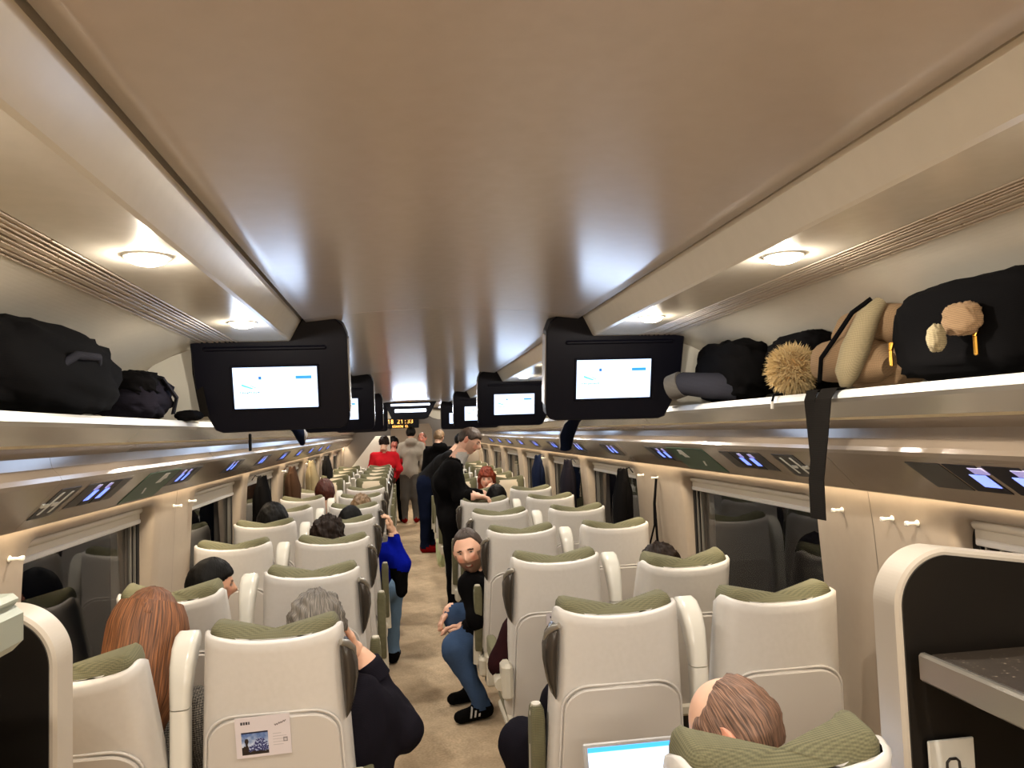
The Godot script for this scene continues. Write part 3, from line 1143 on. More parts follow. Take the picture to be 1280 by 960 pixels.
	box(st, Vector3(0, 0.415, -0.115), Vector3(0.47, 0.055, 0.13), 0.012)
	for s in [-1, 1]:
		box(st, Vector3(s * 0.205, 0.33, -0.13), Vector3(0.055, 0.15, 0.12), 0.012)
	seat_meshes.foot = done(st)
	st = begin()
	box(st, Vector3(0, 0.32, -0.16), Vector3(0.36, 0.14, 0.03), 0.004)
	seat_meshes.pocket = done(st)
	# seat cushion, pan and pedestal
	st = begin()
	rings = []
	for e in [[0.365, 0.02], [0.375, 0.004], [0.42, 0.0], [0.455, 0.012], [0.462, 0.035]]:
		var ring := PackedVector3Array()
		for p in rrect(0.45 - e[1] * 2, 0.50 - e[1] * 2, 0.05, 4, Vector2(0, -0.40)):
			ring.append(Vector3(p.x, e[0], p.y))
		ring.reverse()
		rings.append(ring)
	loft(st, rings, true, true, false)
	seat_meshes.seat_cushion = done(st)
	st = begin()
	box(st, Vector3(0, 0.335, -0.38), Vector3(0.45, 0.05, 0.44), 0.015)
	seat_meshes.pan = done(st)
	st = begin()
	box(st, Vector3(0, 0.155, -0.34), Vector3(0.10, 0.31, 0.26), 0.012)
	box(st, Vector3(0, 0.015, -0.34), Vector3(0.24, 0.03, 0.34), 0.008)
	seat_meshes.pedestal = done(st)
	# aisle-side grip: dark scoop with a silver cap (built for the left edge, x < 0)
	st = begin()
	rings = []
	for e in [[0.875, 0.004, 0.02, -0.03], [0.895, 0.016, 0.034, -0.03], [0.94, 0.030, 0.046, -0.035], [1.0, 0.042, 0.054, -0.04], [1.045, 0.044, 0.058, -0.045], [1.085, 0.036, 0.058, -0.05], [1.107, 0.022, 0.05, -0.055], [1.113, 0.010, 0.04, -0.06]]:
		var y: float = e[0]
		var w := back_width(y)
		var ring := PackedVector3Array()
		for j in 12:
			var a := TAU * j / 12
			ring.append(Vector3(-w / 2 + 0.006 - e[1] * 0.5 + cos(a) * e[1] * 0.62, y, e[3] + lean(y) + sin(a) * e[2]))
		ring.reverse()
		rings.append(ring)
	loft(st, rings)
	seat_meshes.grip = done(st)
	st = begin()
	tube(st, [Vector3(-0.203, 1.118, -0.005), Vector3(-0.222, 1.108, -0.02), Vector3(-0.236, 1.085, -0.045), Vector3(-0.238, 1.04, -0.07), Vector3(-0.232, 0.98, -0.085)], [0.010, 0.012, 0.012, 0.009, 0.005], 10)
	seat_meshes.grip_cap = done(st)
	# aisle armrest: olive pad on a pale bracket, standing upright beside the back
	st = begin()
	rings = []
	for e in [[0.44, 0.006], [0.45, 0.0], [0.78, 0.0], [0.815, 0.006], [0.826, 0.014]]:
		var ring := PackedVector3Array()
		for p in rrect(0.048 - e[1], 0.085 - e[1] * 2, 0.012, 3, Vector2(-0.262, -0.20)):
			ring.append(Vector3(p.x, e[0], p.y + (e[0] - 0.44) * 0.12))
		ring.reverse()
		rings.append(ring)
	loft(st, rings)
	seat_meshes.arm_pad = done(st)
	st = begin()
	tube(st, [Vector3(-0.268, 0.36, -0.20), Vector3(-0.268, 0.45, -0.20), Vector3(-0.266, 0.60, -0.185), Vector3(-0.264, 0.80, -0.155), Vector3(-0.264, 0.832, -0.152)], [0.030, 0.028, 0.022, 0.022, 0.016], 10)
	box(st, Vector3(-0.245, 0.36, -0.18), Vector3(0.05, 0.11, 0.16), 0.015)
	seat_meshes.arm_bracket = done(st)
	# middle armrest, swung up: a white column whose head bends back (built at x > 0)
	st = begin()
	rings = []
	var spine := [[0.46, -0.085, 0.031, 0.030], [0.70, -0.085, 0.030, 0.031], [0.93, -0.092, 0.029, 0.032]]
	for e in spine:
		var ring := PackedVector3Array()
		for p in rrect(e[2] * 2, e[3] * 2, 0.02, 4, Vector2(0.287, e[1])):
			ring.append(Vector3(p.x, e[0], p.y))
		ring.reverse()
		rings.append(ring)
	loft(st, rings)
	seat_meshes.mid_arm = done(st)
	st = begin()
	rings = []
	for e in [[0.934, -0.092, 0.029, 0.032, 0.0], [0.99, -0.100, 0.031, 0.035, 0.0], [1.05, -0.122, 0.035, 0.040, -0.01], [1.095, -0.155, 0.037, 0.042, -0.02], [1.122, -0.185, 0.036, 0.036, -0.03], [1.136, -0.205, 0.030, 0.024, -0.03]]:
		var ring := PackedVector3Array()
		for p in rrect(e[2] * 2, e[3] * 2, minf(0.02, e[3] * 0.8), 4, Vector2(0.287, e[1])):
			# a shallow groove down the middle of the head
			var g: float = 0.006 * smoothstep(0.012, 0.0, absf(p.x - 0.287)) * smoothstep(0.99, 1.05, e[0])
			ring.append(Vector3(p.x, e[0] - e[4] * (p.y - e[1]) / 0.03 * 0.3 - g, p.y - (g if p.y > e[1] else 0.0)))
		ring.reverse()
		rings.append(ring)
	loft(st, rings)
	seat_meshes.mid_arm_head = done(st)

func mirrored(key: String) -> ArrayMesh:
	# the same part for a seat on the other side: x turned round
	var mk := key + "_mirrored"
	if not seat_meshes.has(mk):
		var a: Array = seat_meshes[key].surface_get_arrays(0)
		var v: PackedVector3Array = a[Mesh.ARRAY_VERTEX]
		var n: PackedVector3Array = a[Mesh.ARRAY_NORMAL]
		for i in v.size():
			v[i].x = -v[i].x
			n[i].x = -n[i].x
		for i in range(0, v.size(), 3):
			var t := v[i]; v[i] = v[i + 1]; v[i + 1] = t
			var u := n[i]; n[i] = n[i + 1]; n[i + 1] = u
		var out := []
		out.resize(Mesh.ARRAY_MAX)
		out[Mesh.ARRAY_VERTEX] = v
		out[Mesh.ARRAY_NORMAL] = n
		var m := ArrayMesh.new()
		m.add_surface_from_arrays(Mesh.PRIMITIVE_TRIANGLES, out)
		seat_meshes[mk] = m
	return seat_meshes[mk]

func seat(x: float, d: float, side: float, aisle: bool, recline: float, facing: bool, label: String, arm_down := false, middle := true) -> Node3D:
	# side: -1 left of the aisle, 1 right of it
	var o := thing("train_seat", label, "seat", P(x, 0, d), "coach seats", PI if facing else 0.0)
	var mir := (side < 0) != facing    # the aisle is at -x for right-hand seats that face away
	var get_mesh := func(key: String) -> ArrayMesh:
		return mirrored(key) if mir else seat_meshes[key]
	# the whole back swings when the seat is reclined
	var tilt := Transform3D(Basis(Vector3.RIGHT, recline), Vector3.ZERO)
	var pivot := Vector3(0, 0.42, -0.12)
	var back := []
	back.append(put(o, "back_shell", seat_meshes.shell, M.beige_plastic))
	back.append(put(o, "back_cushion", seat_meshes.back_cushion, M.olive_cloth, Vector3.ZERO, "olive woven cloth cushion"))
	if facing:
		back.append(put(o, "headrest_cover", seat_meshes.headrest_cover, M.cream_cloth))
	var tb := put(o, "folding_table", seat_meshes.table, M.tray_plastic)
	put(tb, "table_frame", seat_meshes.table_frame, M.beige_plastic)
	back.append(tb)
	if aisle:
		var gr := put(o, "grip", get_mesh.call("grip"), M.grip_dark, Vector3.ZERO, "dark glossy hand grip")
		put(gr, "grip_cap", get_mesh.call("grip_cap"), M.silver)
		back.append(gr)
	for b in back:
		b.transform = Transform3D(tilt.basis, pivot - tilt.basis * pivot)
	put(o, "back_foot", seat_meshes.foot, M.bracket)
	put(o, "pocket", seat_meshes.pocket, M.base_dark)
	put(o, "seat_cushion", seat_meshes.seat_cushion, M.olive_cloth)
	put(o, "seat_pan", seat_meshes.pan, M.bracket)
	put(o, "pedestal", seat_meshes.pedestal, M.base_dark)
	if aisle:
		var ab := put(o, "aisle_armrest", get_mesh.call("arm_bracket"), M.bracket)
		var pad := put(ab, "pad", get_mesh.call("arm_pad"), M.olive_cloth)
		if arm_down:
			pad.position.z = 0.022
			ab.transform = Transform3D(Basis(Vector3.RIGHT, -PI / 2), Vector3(0, 0.80, 0.30))
	if aisle and middle:
		var ma := put(o, "middle_armrest", get_mesh.call("mid_arm"), M.white_plastic)
		put(ma, "armrest_head", get_mesh.call("mid_arm_head"), M.white_plastic)
	return o

const RX := 0.485
const RWX := 1.055
const LX := -0.605
const LWX := -1.150

func build_seats() -> void:
	seat_parts()
	var col := {"right aisle": [RX, 1.0, true], "right window": [RWX, 1.0, false], "left aisle": [LX, -1.0, true], "left window": [LWX, -1.0, false]}
	for name_ in col:
		var c: Array = col[name_]
		var rows := []      # [distance, recline, facing]
		var first := 1.42 if name_ == "right aisle" else 2.42
		var d := first
		var last := 8.5 if c[1] < 0 else 7.5
		while d < last:
			var rec := 0.0
			if name_ == "left window" and d < 4:
				rec = 0.22
			if d < 2:
				rec = 0.17
			if name_ == "right window" and absf(d - 3.42) < 0.1:
				rec = 0.20
			rows.append([d, rec, false])
			d += 1.0
		var fd := 10.15 if c[1] < 0 else 9.25
		while fd < 14.6:
			rows.append([fd, 0.0, true])
			fd += 1.0
		var nf := 0
		for i in rows.size():
			var label: String
			var sd: String = name_.split(" ")[0]
			var pl := "aisle side" if c[2] else "window side"
			if rows[i][2]:
				label = "olive seat turned towards the camera, %s such row, %s of the %s bank" % [ORD[nf], pl, sd]
				nf += 1
			else:
				label = "beige-backed seat with olive headrest, %s from the camera, %s of the %s bank" % [ORD[i], pl, sd]
			var o := seat(c[0] + (-0.005 if rows[i][0] < 2 else 0.0), rows[i][0], c[1], c[2], rows[i][1], rows[i][2], label, (name_ == "left aisle" and i == 0) or (name_ == "right aisle" and i == 2), rows[i][0] > 2)
			if name_ == "left aisle" and i == 0:
				leaflet(o, Vector3(-0.03, 0.855, 0.0), 0.16, 0.125)
			if name_ == "right aisle" and i == 2:
				leaflet(o, Vector3(0.02, 0.855, 0.0), 0.16, 0.125)

func leaflet(seat_node: Node3D, at: Vector3, w: float, h: float) -> void:
	# printed leaflet tucked into the table: mountains, a climber, faint lines of text
	if not M.has("leaflet_print"):
		var im := Image.create(256, 200, false, Image.FORMAT_RGB8)
		im.fill(Color(0.86, 0.83, 0.84))
		im.fill_rect(Rect2i(26, 22, 9, 14), Color(0.2, 0.2, 0.22)); im.fill_rect(Rect2i(38, 22, 9, 14), Color(0.3, 0.28, 0.3)); im.fill_rect(Rect2i(50, 22, 9, 14), Color(0.2, 0.2, 0.22)); im.fill_rect(Rect2i(62, 22, 7, 14), Color(0.3, 0.3, 0.32))
		for i in 18:
			im.fill_rect(Rect2i(182 + i * 3, 46 - i + (i * 5) % 7, 4, 5), Color(0.42, 0.38, 0.38))
		for i in 5:
			im.fill_rect(Rect2i(172, 92 + i * 14, 40 + (i * 23) % 28, 3), Color(0.72, 0.70, 0.71))
		im.fill_rect(Rect2i(220, 116, 20, 22), Color(0.5, 0.48, 0.5))
		im.fill_rect(Rect2i(224, 122, 12, 12), Color(0.78, 0.76, 0.77))
		var f := FastNoiseLite.new()
		f.seed = 3
		f.frequency = 0.03
		for y in range(74, 186):
			for x in range(26, 150):
				var u := (x - 26) / 124.0
				var v := (y - 74) / 112.0
				var c := Color(0.30, 0.42, 0.66).lerp(Color(0.80, 0.84, 0.92), clampf(v * 1.5 + f.get_noise_2d(x, y) * 0.5, 0, 1))
				var ridge := 0.25 + absf(u - 0.7) * 1.0 + f.get_noise_2d(x * 2.0, 5) * 0.12
				if v > ridge:
					c = Color(0.16, 0.18, 0.42) if f.get_noise_2d(x * 3.0, y * 3.0) < 0.05 + (v - ridge) * 0.4 else Color(0.72, 0.78, 0.9)
				if v > 0.84 + f.get_noise_2d(x * 2.0, 40) * 0.08 - (0.2 if u < 0.25 else 0.0):
					c = Color(0.13, 0.10, 0.09)
				if absf(u - 0.18) < 0.055 + 0.02 * sin(v * 20) and v > 0.28:
					c = Color(0.14, 0.08, 0.07)
				if v < 0.06:
					c = Color(0.08, 0.09, 0.2)
				im.set_pixel(x, y, c)
		var m := mat("leaflet_print", Color(1, 1, 1), 0.45)
		m.albedo_texture = ImageTexture.create_from_image(im)
	var first := at.x < 0
	var t := thing("leaflet", "white leaflet with a blue mountain photo on the nearest left seat back" if first else "white leaflet half hidden on the third right aisle seat back", "leaflet", seat_node.position, "leaflets on the folding tables")
	var st := begin()
	var b := Basis(Vector3.RIGHT, atan(0.13)) * Basis(Vector3(0, 0, 1), 0.03)
	var c := at + Vector3(0, 0, lean(at.y) + 0.0255)
	quad_uv(st, [c + b * Vector3(-w / 2, h / 2, 0), c + b * Vector3(w / 2, h / 2, 0), c + b * Vector3(w / 2, -h / 2, 0), c + b * Vector3(-w / 2, -h / 2, 0)])
	part(t, "print", st, M.leaflet_print)
	st = begin()
	box(st, Vector3.ZERO, Vector3(w, h, 0.0015), 0.0004, Transform3D(b, c - b * Vector3(0, 0, 0.0012)))
	part(t, "sheet", st, M.paper)

# ---------------------------------------------------------------- luggage bays at both ends of the frame
func build_bays() -> void:
	for s in [1.0, -1.0]:
		var x0 := 0.775 if s > 0 else 0.875
		var z1 := 1.51 if s > 0 else 1.70
		var top := 1.475 if s > 0 else 1.435
		var t := thing("luggage_bay", "cream luggage bay with rounded frame and dark shelf at the right edge" if s > 0 else "cream luggage bay with rounded frame beside the left window, partly hidden", "luggage bay", Vector3(s * x0, 0, -z1))
		# end panel across the bay, its upper aisle corner rounded; z runs towards the camera
		var po := PackedVector2Array([Vector2(0, 0)])
		var r := 0.115
		for k in 25:
			var a := PI - PI / 2 * k / 24.0
			po.append(Vector2(r + cos(a) * r, top - r + sin(a) * r))
		var dx := 0.585 if s > 0 else 0.485
		po.append(Vector2(dx, top - 0.07))
		po.append(Vector2(dx, 0))
		var pl2 := PackedVector2Array()
		for p in po:
			pl2.append(Vector2(p.x * s, p.y))
		var st := begin()
		prism(st, pl2, 0.0, 0.082, Transform3D.IDENTITY, 0.006)
		part(t, "end_panel", st, M.unit_white)
		# dark lining on its near face and along the wall
		st = begin()
		var inner := PackedVector2Array()
		for p in Geometry2D.offset_polygon(po, -0.012)[0]:
			inner.append(Vector2(p.x * s, p.y))
		prism(st, inner, 0.078, 0.086)
		box(st, Vector3(s * (dx - 0.01), 0.60, 0.86), Vector3(0.02, 1.2, 1.5), 0.002)
		part(t, "dark_lining", st, M.unit_dark)
		if s < 0:
			continue
		st = begin()
		box(st, Vector3(s * (dx + 0.03) / 2, 1.262, 0.81), Vector3(dx - 0.06, 0.03, 1.4), 0.004)
		part(t, "shelf", st, M.shelf_top)
		put(t, "shelf_edge", boxm(Vector3(s * 0.028, 1.255, 0.83), Vector3(0.018, 0.055, 1.44), 0.005), M.silver)
		if s > 0:
			# luggage pictogram on a small plate
			var pc := Vector3(0.088, 1.005, 0.098)
			var pl := put(t, "pictogram_plate", boxm(pc, Vector3(0.10, 0.20, 0.006), 0.002), M.sign_white, Vector3.ZERO, "pale plate with a black suitcase symbol")
			st = begin()
			prism(st, rrect(0.066, 0.075, 0.008, 3, Vector2(pc.x, pc.y + 0.005)), pc.z + 0.003, pc.z + 0.0045)
			part(pl, "suitcase_symbol", st, M.sign_black)
			st = begin()
			tube(st, [pc + Vector3(-0.014, 0.042, 0.004), pc + Vector3(-0.013, 0.057, 0.004), pc + Vector3(-0.007, 0.063, 0.004), pc + Vector3(0.007, 0.063, 0.004), pc + Vector3(0.013, 0.057, 0.004), pc + Vector3(0.014, 0.042, 0.004)], 0.0028, 6)
			part(pl, "handle_symbol", st, M.sign_black)
	# pale plastic case pushed into the left corner
	var c := thing("plastic_case", "pale grey-green plastic case with rimmed lid and chrome handle at the left edge", "case", Vector3(-1.0, 0, -1.235))
	var st := begin()
	for e in [[0.02, 1.40, 0.36, 0.20, 0.0], [1.40, 1.44, 0.38, 0.22, 0.0]]:
		pass
	box(st, Vector3(0, 0.68, 0), Vector3(0.30, 1.30, 0.16), 0.03)
	part(c, "body", st, M.tv_shell)
	st = begin()
	box(st, Vector3(0.0, 1.465, 0), Vector3(0.395, 0.075, 0.22), 0.016)
	part(c, "lid_rim", st, M.case_grey)
	put(c, "lid_band", boxm(Vector3(0.0, 1.507, 0), Vector3(0.38, 0.02, 0.205), 0.008), M.case_grey)
	st = begin()
	var rings := []
	for e in [[1.505, 1.0], [1.54, 0.97], [1.58, 0.86], [1.605, 0.66], [1.612, 0.4]]:
		var ring := PackedVector3Array()
		for p in rrect(0.31 * e[1], 0.18 * e[1], 0.05 * e[1], 4, Vector2(-0.02, 0)):
			ring.append(Vector3(p.x, e[0], p.y))
		ring.reverse()
		rings.append(ring)
	loft(st, rings, true, true, false)
	part(c, "lid_dome", st, M.case_grey)
	for xx in [0.165, -0.165]:
		st = begin()
		tube(st, [Vector3(xx, 0.25, 0.09), Vector3(xx, 1.42, 0.09)], 0.011, 10)
		part(c, "rail", st, M.case_grey)
	st = begin()
	tube(st, [Vector3(0.15, 1.27, 0.095), Vector3(0.13, 1.225, 0.125), Vector3(0.06, 1.205, 0.135), Vector3(-0.06, 1.205, 0.135), Vector3(-0.15, 1.27, 0.095)], 0.014, 12)
	part(c, "handle", st, M.chrome)
	st = begin()
	tube(st, [Vector3(0.12, 1.10, 0.08), Vector3(0.12, 1.10, 0.12)], [0.022, 0.022], 14)
	part(c, "knob", st, M.chrome)

# ---------------------------------------------------------------- people
# One field for a whole figure: tapered capsules joined with a smooth minimum, meshed as surface nets.
# bone: [from, to, radius from, radius to, group]
func nets(bones: Array, cell: float, k: float) -> Dictionary:
	var lo := Vector3(1e9, 1e9, 1e9)
	var hi := -lo
	for b in bones:
		var r := maxf(b[2], b[3]) + k * 0.5 + cell * 2
		var rv := Vector3(r, r, r)
		lo = lo.min(b[0] - rv).min(b[1] - rv)
		hi = hi.max(b[0] + rv).max(b[1] + rv)
	var nx := int((hi.x - lo.x) / cell) + 2
	var ny := int((hi.y - lo.y) / cell) + 2
	var nz := int((hi.z - lo.z) / cell) + 2
	var f := PackedFloat32Array()
	f.resize(nx * ny * nz)
	f.fill(1.0)
	var best := f.duplicate()
	var grp := PackedByteArray()
	grp.resize(nx * ny * nz)
	var names := []
	for b in bones:
		if not b[4] in names:
			names.append(b[4])
		var gi := names.find(b[4])
		var a: Vector3 = b[0]
		var ab: Vector3 = b[1] - a
		var l2 := maxf(ab.length_squared(), 1e-8)
		var ra: float = b[2]
		var dr: float = b[3] - ra
		var r := maxf(b[2], b[3]) + k + cell
		var rv := Vector3(r, r, r)
		var i0 := Vector3i(((b[0].min(b[1]) - rv - lo) / cell).max(Vector3.ZERO))
		var i1 := Vector3i(((b[0].max(b[1]) + rv - lo) / cell + Vector3.ONE).min(Vector3(nx - 1, ny - 1, nz - 1)))
		for x in range(i0.x, i1.x + 1):
			for y in range(i0.y, i1.y + 1):
				var row := (x * ny + y) * nz
				var q := lo + Vector3(x, y, 0) * cell - a
				for z in range(i0.z, i1.z + 1):
					q.z = lo.z + z * cell - a.z
					var t := clampf(q.dot(ab) / l2, 0.0, 1.0)
					var dd := (q - ab * t).length() - ra - dr * t
					if dd < r:
						var n := row + z
						if dd < best[n]:
							best[n] = dd
							grp[n] = gi
						var old := f[n]
						var h := k - absf(old - dd)
						f[n] = minf(old, dd) if h <= 0 else minf(old, dd) - h * h / (4 * k)
	# vertices
	var at := {}
	var vs := PackedVector3Array()
	var ns := PackedVector3Array()
	var off := [0, nz, ny * nz, ny * nz + nz, 1, nz + 1, ny * nz + 1, ny * nz + nz + 1]
	var cx := [0, 0, 1, 1, 0, 0, 1, 1]
	var cy := [0, 1, 0, 1, 0, 1, 0, 1]
	var cz := [0, 0, 0, 0, 1, 1, 1, 1]
	var edges := [[0, 1], [2, 3], [4, 5], [6, 7], [0, 2], [1, 3], [4, 6], [5, 7], [0, 4], [1, 5], [2, 6], [3, 7]]
	for x in nx - 1:
		for y in ny - 1:
			var row := (x * ny + y) * nz
			for z in nz - 1:
				var n := row + z
				var s0 := f[n] < 0
				if (f[n + 1] < 0) == s0 and (f[n + nz] < 0) == s0 and (f[n + nz + 1] < 0) == s0 and (f[n + off[2]] < 0) == s0 and (f[n + off[3]] < 0) == s0 and (f[n + off[6]] < 0) == s0 and (f[n + off[7]] < 0) == s0:
					continue
				var p := Vector3.ZERO
				var c := 0
				for e in edges:
					var fa := f[n + off[e[0]]]
					var fb := f[n + off[e[1]]]
					if (fa < 0) != (fb < 0):
						var t := fa / (fa - fb)
						p += Vector3(lerpf(cx[e[0]], cx[e[1]], t), lerpf(cy[e[0]], cy[e[1]], t), lerpf(cz[e[0]], cz[e[1]], t))
						c += 1
				var g := Vector3.ZERO
				for i in 8:
					var v := clampf(f[n + off[i]], -0.2, 0.2)
					g += Vector3(v if cx[i] else -v, v if cy[i] else -v, v if cz[i] else -v)
				at[n] = vs.size()
				vs.append(lo + (Vector3(x, y, z) + p / c) * cell)
				ns.append(g.normalized())
	var out := {}
	for g in names:
		out[g] = PackedInt32Array()
	for n in at:
		var z: int = n % nz
		var y: int = (n / nz) % ny
		var x: int = n / (ny * nz)
		# the three edges that start at this cell's first corner
		for ax in 3:
			var st: int = [ny * nz, nz, 1][ax]
			var u: int = [nz, 1, ny * nz][ax]
			var w: int = [1, ny * nz, nz][ax]
			var f0: float = f[n]
			var f1: float = f[n + st]
			if (f0 < 0) == (f1 < 0):
				continue
			var q := [n, n - u, n - u - w, n - w]
			if not (at.has(q[1]) and at.has(q[2]) and at.has(q[3])):
				continue
			var gi: int = grp[n] if f0 < 0 else grp[n + st]
			var idx: PackedInt32Array = out[names[gi]]
			var o := [0, 1, 2, 0, 2, 3] if f0 > 0 else [0, 2, 1, 0, 3, 2]
			for i in o:
				idx.append(at[q[i]])
			out[names[gi]] = idx
	return {"v": vs, "n": ns, "i": out}

func submesh(r: Dictionary, g: String, shift: Vector3, fold := 1.0) -> ArrayMesh:
	var idx: PackedInt32Array = r.i[g]
	var vs := PackedVector3Array()
	var ns := PackedVector3Array()
	var re := {}
	var ix := PackedInt32Array()
	for i in idx:
		if not re.has(i):
			re[i] = vs.size()
			var q: Vector3 = r.v[i]
			# folds: the cloth rises and falls a few millimetres
			var w := 0.015 * noise.get_noise_3d(q.x * 330, q.y * 150, q.z * 330) + 0.004 * noise.get_noise_3d(q.x * 800, q.y * 420, q.z * 800)
			vs.append(q + r.n[i] * w * fold - shift)
			ns.append(r.n[i])
		ix.append(re[i])
	var a := []
	a.resize(Mesh.ARRAY_MAX)
	a[Mesh.ARRAY_VERTEX] = vs
	a[Mesh.ARRAY_NORMAL] = ns
	a[Mesh.ARRAY_INDEX] = ix
	var m := ArrayMesh.new()
	if ix.size():
		# normals of the folded cloth
		for i in ns.size():
			ns[i] = Vector3.ZERO
		for i in range(0, ix.size(), 3):
			var fn := (vs[ix[i + 2]] - vs[ix[i]]).cross(vs[ix[i + 1]] - vs[ix[i]])
			for k in 3:
				ns[ix[i + k]] += fn
		for i in ns.size():
			ns[i] = ns[i].normalized()
		a[Mesh.ARRAY_NORMAL] = ns
		m.add_surface_from_arrays(Mesh.PRIMITIVE_TRIANGLES, a)
	return m

func look(face: Vector3, up := Vector3.UP) -> Basis:
	var z := -face.normalized()
	var x := up.cross(z).normalized()
	return Basis(x, z.cross(x), z)

# a head in its own axes: face to -z, up +y, centre at the middle of the head
func head_pt(d: Vector3) -> Vector3:
	var p := Vector3(d.x * 0.077, d.y * 0.116, d.z * 0.099)
	if d.y < 0:
		var t := -d.y
		p.x *= 1.0 - 0.26 * t * t
		if d.z > 0:
			p.z *= 1.0 - 0.42 * t
		else:
			p.z *= 1.0 - 0.08 * t
	if d.z < 0:
		p.z *= 0.95
		var ax := absf(d.x)
		p.z -= 0.026 * exp(-(pow(d.x / 0.15, 2) + pow((d.y + 0.17) / 0.15, 2)))
		p.z -= 0.012 * exp(-(pow(d.x / 0.12, 2) + pow((d.y - 0.02) / 0.16, 2)))
		p.z += 0.010 * exp(-(pow((ax - 0.40) / 0.17, 2) + pow((d.y - 0.07) / 0.11, 2)))
		p.z -= 0.005 * exp(-(pow((ax - 0.3) / 0.3, 2) + pow((d.y - 0.24) / 0.09, 2)))
		p.z -= 0.006 * exp(-(pow(d.x / 0.24, 2) + pow((d.y + 0.50) / 0.09, 2)))
		p.z -= 0.012 * exp(-(pow(d.x / 0.26, 2) + pow((d.y + 0.80) / 0.16, 2)))
	return p

func lin(c: Color) -> Color:
	return c.srgb_to_linear()

func hair_line(d: Vector3, front: float, side: float, back: float) -> float:
	var c := -d.z / maxf(0.05, sqrt(d.x * d.x + d.z * d.z))
	return lerpf(side, front, smoothstep(0.15, 0.85, c)) if c > 0 else lerpf(side, back, smoothstep(0.0, 0.7, -c))

func add_head(st: SurfaceTool, t: Transform3D, o: Dictionary) -> void:
	var skin: Color = o.get("skin", Color(0.86, 0.68, 0.57))
	var brow: Color = o.get("brow", Color(0.16, 0.10, 0.07))
	var beard: float = o.get("beard", 0.0)
	var nv: int = o.get("rows", 40)
	var nu := int(nv * 1.2)
	var pts := []
	var cols := []
	for i in nv + 1:
		var th := clampf(PI * i / nv, 0.01, PI - 0.01)
		var ring := []
		var cr := []
		for j in nu:
			var a := TAU * j / nu
			var d := Vector3(sin(th) * cos(a), -cos(th), sin(th) * sin(a))
			ring.append(t * head_pt(d))
			var c := skin
			if d.z < 0:
				var ax := absf(d.x)
				c = c.lerp(Color(skin.r, skin.g * 0.72, skin.b * 0.68), 0.5 * exp(-(pow((ax - 0.45) / 0.2, 2) + pow((d.y + 0.2) / 0.2, 2))))
				if absf(d.y + 0.50) < 0.06 and ax < 0.26:
					c = Color(skin.r * 0.80, skin.g * 0.52, skin.b * 0.50)
				if o.get("smile", false) and absf(d.y + 0.49 - ax * ax * 1.2) < 0.024 and ax < 0.19:
					c = Color(0.86, 0.82, 0.76)
				if absf(d.y - 0.075) < (0.036 if nv > 60 else 0.05) and absf(ax - 0.38) < 0.13:
					c = Color(0.75, 0.70, 0.66) if absf(ax - 0.38) > 0.055 else Color(0.07, 0.05, 0.04)
				if absf(d.y - 0.21 + (ax - 0.36) * 0.10) < 0.038 and absf(ax - 0.38) < 0.2:
					c = brow
				if beard > 0 and (d.y < -0.34 or (d.y < 0.0 and ax > 0.72)) and not (absf(d.y + 0.50) < 0.05 and ax < 0.24):
					c = c.lerp(brow, beard)
			cr.append(lin(c))
		pts.append(ring)
		cols.append(cr)
	for i in nv:
		for j in nu:
			var k := (j + 1) % nu
			for e in [[i, j], [i + 1, j], [i + 1, k], [i, j], [i + 1, k], [i, k]]:
				st.set_color(cols[e[0]][e[1]])
				st.add_vertex(pts[e[0]][e[1]])
	# ears
	st.set_color(lin(Color(skin.r, skin.g * 0.86, skin.b * 0.84)))
	for s in [-1, 1]:
		var rings := []
		for i in 7:
			var th := clampf(PI * i / 6, 0.05, PI - 0.05)
			var ring := PackedVector3Array()
			for j in 10:
				var a := TAU * j / 10
				var p := Vector3(s * (0.079 + sin(th) * cos(a) * 0.010 + 0.006 * sin(a)), 0.0 - cos(th) * 0.031, 0.012 + sin(th) * sin(a) * 0.019)
				ring.append(t * p)
			rings.append(ring)
		loft(st, rings, true, true, false)
	# neck
	st.set_color(lin(skin.darkened(0.06)))
	tube(st, [t * Vector3(0, -0.04, 0.02), t * Vector3(0, -0.10, 0.025), t * Vector3(0, -0.17, 0.035)], [0.052, 0.053, 0.06], 16)

